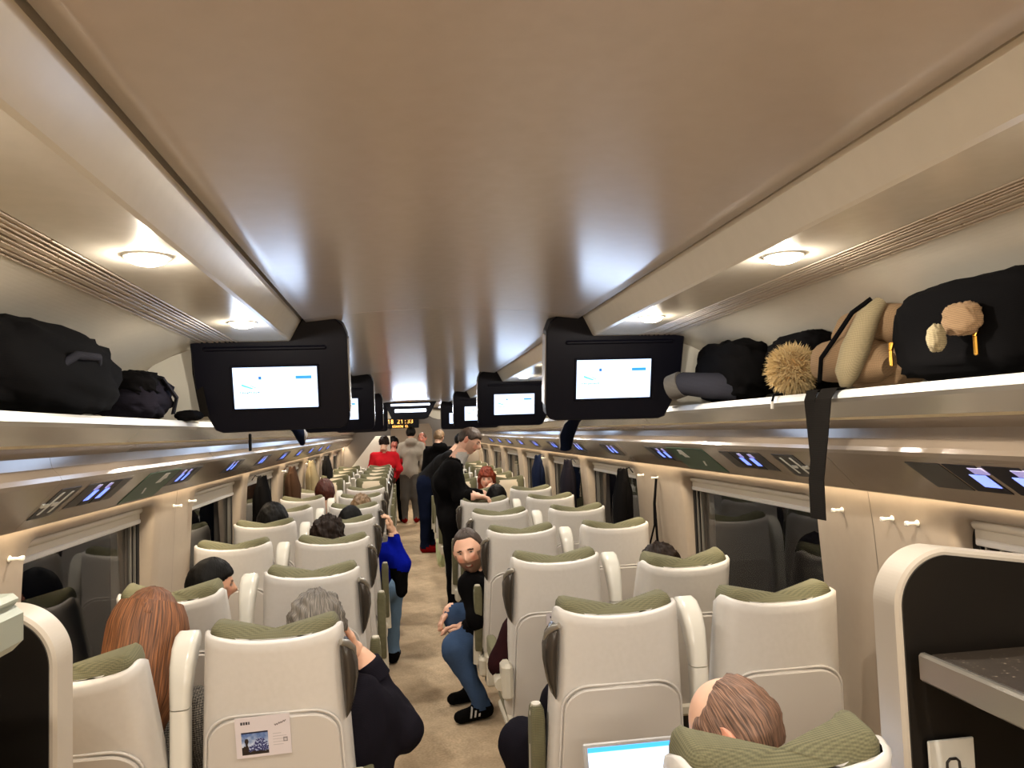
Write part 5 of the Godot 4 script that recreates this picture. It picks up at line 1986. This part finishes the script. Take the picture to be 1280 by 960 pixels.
	b.append([P(0.36, 1.25, 11.22), P(0.16, 1.06, 11.25), 0.145, 0.145, "top"])
	b.append([P(0.46, 1.38, 11.0), P(0.52, 1.12, 10.98), 0.065, 0.055, "top"])
	b.append([P(0.52, 1.12, 10.98), P(0.66, 1.04, 11.0), 0.05, 0.04, "top"])
	b.append([P(0.66, 1.04, 11.0), P(0.72, 1.02, 11.0), 0.032, 0.03, "body"])
	b.append([P(0.50, 1.38, 11.42), P(0.60, 1.14, 11.44), 0.065, 0.055, "top"])
	b.append([P(0.60, 1.14, 11.44), P(0.74, 1.10, 11.4), 0.05, 0.04, "top"])
	b.append([P(0.12, 1.0, 11.18), P(0.13, 1.0, 11.34), 0.125, 0.125, "legs"])
	b.append([P(0.10, 0.95, 11.17), P(0.12, 0.52, 11.2), 0.112, 0.085, "legs"])
	b.append([P(0.12, 0.52, 11.2), P(0.09, 0.10, 11.25), 0.082, 0.065, "legs"])
	b.append([P(0.13, 0.95, 11.36), P(0.19, 0.52, 11.4), 0.112, 0.085, "legs"])
	b.append([P(0.19, 0.52, 11.4), P(0.18, 0.10, 11.45), 0.08, 0.062, "legs"])
	b.append([P(0.08, 0.05, 11.25), P(0.24, 0.042, 11.2), 0.055, 0.045, "shoe1"])
	b.append([P(0.17, 0.05, 11.45), P(0.32, 0.042, 11.42), 0.055, 0.045, "shoe-1"])
	person("man in dark jeans and red shoes bending over the right seats down the aisle", P(0.12, 0, 11.3), b, 0.022, {"at": P(0.665, 1.60, 11.2), "face": Vector3(1, -0.4, 0), "hair": "hair_black", "thick": 0.01}, {"top": ["sweater", "charcoal_cloth"], "legs": ["jeans", "jeans_dark"], "shoe-1": ["shoe", "red_shoe"], "shoe1": ["shoe", "red_shoe"]})
	# grey hoodie, seen from behind
	standing("man in a grey hooded sweatshirt and grey trousers standing at the far end, back turned", P(-0.07, 0, 15.0), 1.0, 0.0, {"at": P(-0.02, 1.735, 15.0), "face": Vector3(0.1, -0.1, -1), "hair": "hair_black", "thick": 0.014, "curl": 0.15, "size": 1.05}, "sweatshirt", "grey_cloth", "grey_trousers", "red_shoe", true)
	standing("person in a black hooded jacket with fair hair beyond the bending man", P(0.36, 0, 13.0), 0.98, 0.10, {"at": P(0.43, 1.66, 13.0), "face": Vector3(0.6, -0.3, -1), "hair": "hair_blond", "thick": 0.012, "curl": 0.2, "bald": 0.25}, "jacket", "black_cloth", "jeans_dark", "black_shoe", true)
	standing("person in a bright red jersey with back turned near the far left seats", P(-0.50, 0, 14.55), 0.95, -0.03, {"at": P(-0.53, 1.575, 14.55), "face": Vector3(0.2, -0.4, -1), "hair": "hair_brown", "thick": 0.018, "curl": 0.4, "side": -0.3}, "jersey", "red_cloth", "brown_cloth", "black_shoe", false)
	standing("dark-haired woman in red facing the camera between jersey and grey sweatshirt", P(-0.35, 0, 15.38), 0.93, -0.02, {"at": P(-0.365, 1.555, 15.38), "face": Vector3(0.35, -0.25, 1), "hair": "hair_black", "thick": 0.02, "side": -0.45, "back": -0.8, "long": 0.2, "skin": Color(0.86, 0.56, 0.5)}, "top", "red_cloth", "black_cloth", "black_shoe", false)
	standing("balding man with a pink face at the doorway, right of the grey sweatshirt", P(0.22, 0, 15.4), 0.97, 0.0, {"at": P(0.205, 1.625, 15.4), "face": Vector3(-0.3, -0.1, 1), "hair": "hair_thin", "thick": 0.006, "bald": 0.7, "skin": Color(0.9, 0.6, 0.52)}, "jacket", "black_cloth", "black_cloth", "black_shoe", false)

func cuff(o: Node3D, a: Vector3, b: Vector3, ra: float, rb: float, m: String) -> void:
	var st := begin()
	tube(st, [a - o.position, a.lerp(b, 0.7) - o.position, b - o.position, b.lerp(a, 0.06) - o.position], [ra, rb * 1.04, rb, rb * 0.86], 18)
	part(o, "cuff", st, M[m])

func standing(label: String, at: Vector3, k: float, leanx: float, head: Dictionary, top_name: String, top: String, legs: String, shoes: String, hood: bool) -> void:
	var b := []
	var h: Vector3 = head.at
	var fz := signf(head.face.z)
	var v := func(x, y, z): return Vector3(at.x + x + leanx * y / 1.5, y * k, at.z + z)
	var n := h + Vector3(0, -0.11, 0)
	b.append([n, n + Vector3(0, -0.08, 0), 0.052, 0.06, "body"])
	var sy := h.y - 0.24
	b.append([Vector3(h.x - 0.17, sy, h.z), Vector3(h.x + 0.17, sy, h.z), 0.075, 0.075, "top"])
	b.append([Vector3(h.x - 0.09, sy - 0.13, h.z), Vector3(h.x + 0.09, sy - 0.13, h.z), 0.13, 0.13, "top"])
	b.append([Vector3(h.x, sy - 0.16, h.z), v.call(0.0, 1.0, 0.0), 0.15, 0.15, "top"])
	b.append([v.call(-0.06, 0.99, 0.0), v.call(0.06, 0.99, 0.0), 0.13, 0.13, "top"])
	if hood:
		b.append([Vector3(h.x - 0.05, sy + 0.07, h.z - fz * 0.09), Vector3(h.x + 0.05, sy + 0.07, h.z - fz * 0.09), 0.075, 0.075, "top"])
	for s in [-1, 1]:
		b.append([Vector3(h.x + s * 0.205, sy - 0.01, h.z), v.call(s * 0.27, 1.13, 0.02), 0.066, 0.056, "top"])
		b.append([v.call(s * 0.27, 1.13, 0.02), v.call(s * 0.20, 0.98, fz * 0.16), 0.052, 0.04, "top"])
		b.append([v.call(s * 0.20, 0.98, fz * 0.16), v.call(s * 0.17, 0.96, fz * 0.22), 0.034, 0.03, "body"])
		b.append([v.call(s * 0.075, 0.94, 0), v.call(s * 0.10, 0.50, 0.0), 0.115, 0.082, "legs"])
		b.append([v.call(s * 0.10, 0.50, 0), v.call(s * 0.11, 0.11, 0.0), 0.08, 0.06, "legs"])
		b.append([v.call(s * 0.11, 0.055, -fz * 0.03), v.call(s * 0.12, 0.045, fz * 0.13), 0.052, 0.042, "shoe%d" % s])
	person(label, Vector3(at.x, 0, at.z), b, 0.026, head, {"top": [top_name, top], "legs": ["trousers", legs], "shoe-1": ["shoe", shoes], "shoe1": ["shoe", shoes]})

# ---------------------------------------------------------------- luggage, coats, small things
func lump(st: SurfaceTool, c: Vector3, r: Vector3, squash := 0.7, bumpy := 0.14, seed_ := 1) -> void:
	# soft bag or folded cloth: a superellipsoid with folds, flat underneath
	var rings := []
	var nv := 22
	var nu := 36
	for i in nv + 1:
		var th := clampf(PI * i / nv, 0.02, PI - 0.02)
		var ring := PackedVector3Array()
		for j in nu:
			var a := TAU * j / nu
			var d := Vector3(sin(th) * cos(a), -cos(th), sin(th) * sin(a))
			var e := Vector3(signf(d.x) * pow(absf(d.x), squash), signf(d.y) * pow(absf(d.y), squash), signf(d.z) * pow(absf(d.z), squash))
			var k := 1.0 + bumpy * (noise.get_noise_3dv(d * 110.0 + Vector3(seed_ * 50, 0, 0)) + 0.6 * noise.get_noise_3dv(d * 260.0 + Vector3(0, seed_ * 70, 0)))
			var p := e * r * k
			p.y = maxf(p.y, -r.y)
			ring.append(c + p)
		rings.append(ring)
	loft(st, rings, true, true, false)

func build_things() -> void:
	var st: SurfaceTool
	var shelf := 1.83
	# left rack: a heap of dark bags
	var o := thing("duffel_bag", "large black soft bag filling the near left rack", "bag", P(-1.215, 1.832, 2.27))
	st = begin(); lump(st, Vector3(0, 0.125, 0), Vector3(0.14, 0.125, 0.46), 0.72, 0.12, 1); part(o, "body", st, M.black_cloth)
	st = begin(); tube(st, [Vector3(0.10, 0.12, -0.2), Vector3(0.14, 0.17, -0.1), Vector3(0.145, 0.16, 0.06), Vector3(0.11, 0.1, 0.16)], 0.012, 8); part(o, "handle", st, M.slate_cloth)
	o = thing("backpack", "black backpack with grey strap beside the left rack partition", "bag", P(-1.19, 1.832, 2.99))
	st = begin(); lump(st, Vector3(0, 0.085, 0), Vector3(0.13, 0.085, 0.15), 0.7, 0.16, 3); part(o, "body", st, M.navy_cloth)
	st = begin(); lump(st, Vector3(0.04, 0.125, 0.06), Vector3(0.08, 0.05, 0.10), 0.7, 0.2, 4); part(o, "top_flap", st, M.black_cloth)
	st = begin(); ribbon(st, [Vector3(0.12, 0.02, -0.10), Vector3(0.15, 0.08, -0.04), Vector3(0.12, 0.15, 0.03)], Vector3(0.02, 0, 0.035), 0.006); part(o, "strap", st, M.slate_cloth)
	o = thing("dangling_strap", "dark strap hanging beside the nearest left monitor", "strap", P(-1.055, 1.83, 3.36))
	st = begin(); ribbon(st, [Vector3(0, 0.30, 0.0), Vector3(0.01, 0.2, 0.02), Vector3(0.03, 0.1, 0.035), Vector3(0.05, 0.015, 0.05)], Vector3(0.035, 0, 0.01), 0.004); part(o, "band", st, M.strap_cloth)
	st = begin(); lump(st, Vector3(0.0, 0.02, 0.10), Vector3(0.05, 0.022, 0.07), 0.8, 0.1, 9); part(o, "coil", st, M.black_cloth)
	# right rack
	o = thing("coat", "dark folded coat with grey cuffs beside the nearest right monitor", "coat", P(1.20, 1.832, 3.10))
	st = begin(); lump(st, Vector3(0.03, 0.13, 0.0), Vector3(0.12, 0.13, 0.25), 0.65, 0.18, 11); part(o, "body", st, M.black_cloth)
	st = begin(); tube(st, [Vector3(-0.02, 0.06, 0.12), Vector3(-0.12, 0.07, 0.07), Vector3(-0.20, 0.085, 0.0), Vector3(-0.235, 0.07, -0.05)], [0.06, 0.055, 0.05, 0.047], 14); part(o, "sleeve", st, M.slate_cloth)
	st = begin(); tube(st, [Vector3(-0.205, 0.085, -0.01), Vector3(-0.24, 0.07, -0.055)], [0.056, 0.055], 14); part(o, "cuff", st, M.grey_trousers)
	o = thing("folded_blanket", "black folded blanket behind the fur pompom on the right rack", "blanket", P(1.20, 1.832, 2.58))
	st = begin(); lump(st, Vector3(0.07, 0.115, 0), Vector3(0.085, 0.115, 0.20), 0.55, 0.1, 15); part(o, "body", st, M.black_cloth)
	o = thing("fur_hood", "round tan fur pompom hood on the right luggage rack edge", "fur hood", P(1.135, 1.832, 2.44))
	var fr := RandomNumberGenerator.new()
	fr.seed = 12
	var cc := Vector3(0, 0.088, 0)
	st = begin(); ellipsoid(st, cc, Vector3(0.066, 0.066, 0.07)); part(o, "core", st, M.fur_base)
	st = begin(); st.set_smooth_group(-1)
	for i in 2600:
		var d := Vector3(fr.randfn(), fr.randfn(), fr.randfn()).normalized()
		var dir := (d + 0.35 * Vector3(fr.randfn(), fr.randfn() - 0.5, fr.randfn())).normalized()
		var side := dir.cross(Vector3(fr.randfn(), fr.randfn(), fr.randfn())).normalized() * 0.0028
		var p := cc + d * 0.063
		var q := p + dir * fr.randf_range(0.02, 0.042)
		var mid := (p + q) / 2 + d * 0.004
		quad(st, p - side, p + side, mid + side * 0.7, mid - side * 0.7)
		tri(st, mid - side * 0.7, mid + side * 0.7, q)
	var tf := part(o, "fur", st, M.fur)
	tf.set_meta("kind", "stuff")
	o = thing("sheepskin_coat", "tan sheepskin coat with a black cord rolled up on the right rack", "coat", P(1.20, 1.832, 2.12))
	st = begin(); tube(st, [Vector3(-0.035, 0.075, -0.19), Vector3(-0.045, 0.095, -0.12), Vector3(-0.04, 0.095, 0.0), Vector3(-0.03, 0.075, 0.10), Vector3(-0.02, 0.06, 0.14)], [0.035, 0.066, 0.072, 0.062, 0.03], 20); part(o, "sleeve", st, M.tan_cloth)
	st = begin(); tube(st, [Vector3(0.0, 0.17, -0.13), Vector3(0.0, 0.185, -0.06), Vector3(0.01, 0.19, 0.06), Vector3(0.02, 0.18, 0.15), Vector3(0.03, 0.17, 0.19)], [0.03, 0.058, 0.064, 0.056, 0.025], 20); lump(st, Vector3(0.06, 0.10, 0.0), Vector3(0.08, 0.10, 0.17), 0.7, 0.12, 21); part(o, "roll", st, M.tan_cloth)
	st = begin(); tube(st, [Vector3(-0.03, 0.245, 0.13), Vector3(-0.075, 0.20, 0.135), Vector3(-0.105, 0.11, 0.11), Vector3(-0.115, 0.045, 0.08), Vector3(-0.11, 0.01, 0.06)], [0.018, 0.032, 0.04, 0.034, 0.016], 14); part(o, "fleece_lining", st, M.beige_cloth)
	st = begin(); tube(st, [Vector3(-0.03, 0.262, 0.09), Vector3(-0.075, 0.225, 0.06), Vector3(-0.105, 0.16, 0.02), Vector3(-0.128, 0.10, -0.03), Vector3(-0.12, 0.03, -0.06)], 0.007, 8); part(o, "cord", st, M.black_cloth)
	o = thing("handbag", "black bag with gold zip pulls at the right end of the rack", "bag", P(1.20, 1.832, 1.63))
	st = begin(); lump(st, Vector3(0.01, 0.122, 0), Vector3(0.115, 0.122, 0.26), 0.5, 0.07, 31); part(o, "body", st, M.black_cloth)
	for z in [0.09, -0.21]:
		st = begin(); box(st, Vector3(-0.112, 0.07, z), Vector3(0.008, 0.045, 0.012), 0.003); tube(st, [Vector3(-0.108, 0.11, z), Vector3(-0.112, 0.09, z)], [0.008, 0.006], 8); part(o, "zip_pull", st, M.gold)
	o = thing("sheepskin_glove", "tan sheepskin glove tucked against the front of the black bag", "glove", P(1.075, 1.945, 1.56))
	st = begin(); lump(st, Vector3(0.0, 0.02, 0.0), Vector3(0.022, 0.038, 0.055), 0.8, 0.16, 41); part(o, "palm", st, M.tan_cloth)
	st = begin(); lump(st, Vector3(-0.045, -0.02, -0.03), Vector3(0.018, 0.032, 0.022), 0.9, 0.15, 43); part(o, "cuff", st, M.beige_cloth)
	# strap hanging over the rack lip
	o = thing("hanging_strap", "wide dark brown strap looped down from the right rack edge", "strap", P(1.045, 1.836, 2.12))
	st = begin(); ribbon(st, [Vector3(0.03, 0.0, 0.05), Vector3(0.0, 0.0, 0.05), Vector3(-0.018, -0.03, 0.045), Vector3(-0.02, -0.14, 0.02), Vector3(-0.022, -0.27, -0.012), Vector3(-0.03, -0.385, 0.0)], Vector3(0.006, 0, 0.072), 0.003); part(o, "front_band", st, M.strap_cloth)
	st = begin(); ribbon(st, [Vector3(0.03, 0.0, -0.05), Vector3(0.004, 0.0, -0.05), Vector3(-0.008, -0.03, -0.048), Vector3(-0.006, -0.14, -0.042), Vector3(-0.012, -0.27, -0.02), Vector3(-0.028, -0.385, 0.0)], Vector3(0.006, 0, 0.05), 0.003); part(o, "rear_band", st, M.strap_cloth)
	o = thing("cord_end", "black cord end with a white tip hanging off the right rack", "cord", P(1.052, 1.832, 2.42))
	st = begin(); tube(st, [Vector3(0.03, 0.004, 0), Vector3(0.0, 0.002, 0), Vector3(-0.008, -0.02, 0)], 0.0045, 8); part(o, "cord", st, M.black_cloth)
	st = begin(); tube(st, [Vector3(-0.008, -0.02, 0), Vector3(-0.009, -0.045, 0)], 0.0055, 8); part(o, "tip", st, M.white_plastic)
	# scarf under the right monitor, sleeve under the left one
	o = thing("hanging_sleeve", "navy and white sleeve hanging from the rack behind the nearest right monitor", "sleeve", P(1.03, 1.84, 5.2))
	st = begin(); tube(st, [Vector3(0.04, 0.02, 0.3), Vector3(-0.02, 0.0, 0.12), Vector3(-0.035, -0.05, -0.05), Vector3(-0.035, -0.15, -0.26), Vector3(-0.03, -0.25, -0.34)], [0.05, 0.05, 0.055, 0.06, 0.045], 12, 0.6); part(o, "sleeve", st, M.jeans_dark)
	st = begin(); ribbon(st, [Vector3(-0.08, -0.02, 0.10), Vector3(-0.095, -0.06, -0.04), Vector3(-0.098, -0.15, -0.22), Vector3(-0.08, -0.24, -0.30)], Vector3(0, 0.02, 0.03), 0.004); part(o, "stripe", st, M.white_cloth)
	o = thing("hanging_umbrella", "folded navy umbrella with pale tip hanging under the nearest left monitor", "umbrella", P(-1.03, 1.84, 6.1))
	st = begin(); tube(st, [Vector3(-0.03, 0.01, 0.1), Vector3(0.03, -0.02, 0.05), Vector3(0.04, -0.08, -0.1), Vector3(0.04, -0.15, -0.2)], [0.03, 0.045, 0.045, 0.02], 12); part(o, "cover", st, M.jeans_dark)
	st = begin(); tube(st, [Vector3(0.045, -0.03, 0.0), Vector3(0.06, -0.08, -0.1), Vector3(0.055, -0.13, -0.17)], [0.03, 0.035, 0.014], 10); part(o, "tip", st, M.white_cloth)
	o = thing("black_latch", "small black strap end on the left rack lip", "latch", P(-1.062, 1.755, 4.55))
	st = begin(); box(st, Vector3(0, -0.03, 0), Vector3(0.012, 0.10, 0.035), 0.004); part(o, "tab", st, M.black_shoe)
	o = thing("sports_bag", "white, red and blue bag on the far right rack", "bag", P(1.16, 1.832, 10.6))
	st = begin(); lump(st, Vector3(0, 0.11, 0), Vector3(0.13, 0.11, 0.30), 0.7, 0.15, 51); part(o, "body", st, M.white_cloth)
	st = begin(); lump(st, Vector3(-0.03, 0.17, 0.10), Vector3(0.11, 0.08, 0.14), 0.7, 0.15, 53); part(o, "red_panel", st, M.red_cloth)
	st = begin(); lump(st, Vector3(-0.05, 0.06, 0.20), Vector3(0.09, 0.06, 0.13), 0.7, 0.15, 55); part(o, "blue_panel", st, M.blue_cloth)
	# coats on the wall hooks
	coat("dark navy coat hanging over the third right window", 1.0, 6.74, "navy_cloth", 0.62, 0.30, 1)
	coat("black coat hanging by the second right pillar", 1.0, 5.02, "black_cloth", 0.66, 0.16, 2)
	coat("bright navy coat hanging by a far right window", 1.0, 8.25, "jeans_dark", 0.6, 0.34, 3)
	coat("black coat hanging at the narrow left pillar", -1.0, 6.10, "black_cloth", 0.6, 0.26, 4)
	coat("dark brown coat hanging beyond the black coat on the left", -1.0, 7.74, "brown_cloth", 0.5, 0.24, 5)
	coat("beige coat hanging at a far left pillar", -1.0, 9.35, "beige_cloth", 0.5, 0.26, 6)
	coat("charcoal coat hanging next to the beige coat", -1.0, 11.2, "charcoal_cloth", 0.5, 0.3, 7)
	# bag strap on the hook of the second right pillar
	o = thing("shoulder_strap", "thin black bag strap hanging from the second right pillar hook", "strap", P(1.312, 1.415, 4.50))
	st = begin(); tube(st, [Vector3(0.02, 0.0, 0.0), Vector3(0.0, -0.15, 0.01), Vector3(0.0, -0.35, 0.03), Vector3(0.01, -0.52, 0.045)], 0.008, 8); tube(st, [Vector3(0.022, 0.0, -0.01), Vector3(0.006, -0.15, -0.02), Vector3(0.0, -0.28, -0.01), Vector3(-0.01, -0.40, -0.08), Vector3(0.0, -0.52, -0.12)], 0.006, 8); part(o, "band", st, M.black_cloth)
	# laptop on the folded-down table of the second right aisle seat
	laptop()
	o = thing("carrier_bag", "pale green and white carrier bag hanging in the aisle by the standing man", "bag", P(0.235, 0, 9.3))
	st = begin(); lump(st, Vector3(0, 0.32, 0), Vector3(0.06, 0.20, 0.09), 0.85, 0.2, 61); part(o, "bag", st, M.plastic_bag)
	st = begin(); tube(st, [Vector3(0, 0.48, 0.03), Vector3(-0.03, 0.62, 0.02), Vector3(-0.03, 0.80, 0)], [0.05, 0.03, 0.012], 10); part(o, "gathered_neck", st, M.white_cloth)

func coat(label: String, s: float, d: float, m: String, l: float, w: float, n: int) -> void:
	var x := s * (wall_x(1.35) - 0.085)
	var o := thing("hanging_coat", label, "coat", P(x, 1.45 - l, d), "coats on the hooks")
	var st := begin()
	var rings := []
	for i in 14:
		var v := i / 13.0
		var ring := PackedVector3Array()
		for j in 30:
			var a := TAU * j / 30
			var ww := w / 2 * lerpf(0.30, 1.0, smoothstep(0.0, 0.35, v)) * (1.0 + 0.12 * noise.get_noise_2d(v * 130 + n * 40, j * 9.0))
			var dd := 0.062 * lerpf(0.5, 1.0, smoothstep(0.0, 0.3, v)) * (1.0 + 0.18 * sin(a * 5 + n + v * 2))
			ring.append(Vector3(cos(a) * dd, l * (1.0 - v) + 0.012 * sin(a * 4 + n), sin(a) * ww))
		rings.append(ring)
	loft(st, rings)
	part(o, "body", st, M[m])
	st = begin()
	tube(st, [Vector3(-s * 0.02, l * 0.88, w * 0.30), Vector3(-s * 0.05, l * 0.6, w * 0.46), Vector3(-s * 0.045, l * 0.22, w * 0.40)], [0.035, 0.05, 0.04], 12)
	part(o, "sleeve", st, M[m])
	st = begin()
	tube(st, [Vector3(0, l - 0.01, 0), Vector3(s * 0.05, l + 0.01, 0), Vector3(s * 0.075, l - 0.025, 0)], 0.004, 6)
	part(o, "loop", st, M[m])

func laptop() -> void:
	var o := thing("laptop", "silver laptop with a glowing screen on the table before the nearest right seat", "laptop", P(0.435, 0.645, 2.02))
	var tb := thing("open_table", "folded-down beige table holding the laptop", "table", P(0.485, 0.62, 2.02))
	put(tb, "table_top", boxm(Vector3(0, 0, 0), Vector3(0.38, 0.02, 0.26), 0.006), M.tray_plastic)
	for s in [-1, 1]:
		put(tb, "arm", boxm(Vector3(s * 0.195, 0.0, -0.12), Vector3(0.014, 0.03, 0.34), 0.005), M.bracket)
	var st := begin()
	box(st, Vector3(0, -0.007, 0.0), Vector3(0.30, 0.014, 0.21), 0.004)
	part(o, "base", st, M.laptop_silver)
	put(o, "keyboard", boxm(Vector3(0, 0.0008, 0.0), Vector3(0.26, 0.002, 0.10), 0.0005), M.phone_black)
	var lid := Node3D.new()
	lid.name = "lid"
	o.add_child(lid)
	lid.position = Vector3(0, 0.0, -0.10)
	lid.rotation.x = deg_to_rad(-14)
	put(lid, "lid_shell", boxm(Vector3(0, 0.105, 0), Vector3(0.30, 0.21, 0.009), 0.004), M.laptop_silver)
	var im := Image.create(160, 100, false, Image.FORMAT_RGB8)
	im.fill(Color(0.9, 0.95, 1.0))
	im.fill_rect(Rect2i(0, 0, 160, 7), Color(0.25, 0.6, 0.92))
	im.fill_rect(Rect2i(0, 7, 160, 8), Color(0.85, 0.92, 0.98))
	for i in 14:
		im.fill_rect(Rect2i(24, 24 + i * 5, 70 + (i * 37) % 40, 2), Color(0.78, 0.83, 0.9))
	var m := mat("laptop_picture", Color(0.02, 0.02, 0.02), 0.3)
	m.emission_enabled = true
	m.emission_texture = ImageTexture.create_from_image(im)
	m.emission_operator = BaseMaterial3D.EMISSION_OP_MULTIPLY
	m.emission = Color(0.86, 0.92, 1.0)
	m.emission_energy_multiplier = LAPTOP_E
	st = begin()
	quad_uv(st, [Vector3(-0.137, 0.198, 0.0052), Vector3(0.137, 0.198, 0.0052), Vector3(0.137, 0.018, 0.0052), Vector3(-0.137, 0.018, 0.0052)])
	part(lid, "screen", st, m)
	var a := AreaLight3D.new()
	a.name = "laptop_light"
	a.area_size = Vector2(0.27, 0.18)
	a.light_energy = 0.05
	a.light_color = Color(0.84, 0.91, 1.0)
	a.shadow_enabled = true
	a.area_range = 4.0
	a.transform = Transform3D(Basis(Vector3(-1, 0, 0), Vector3(0, 1, 0), Vector3(0, 0, -1)), Vector3(0, 0.108, 0.008))
	lid.add_child(a)
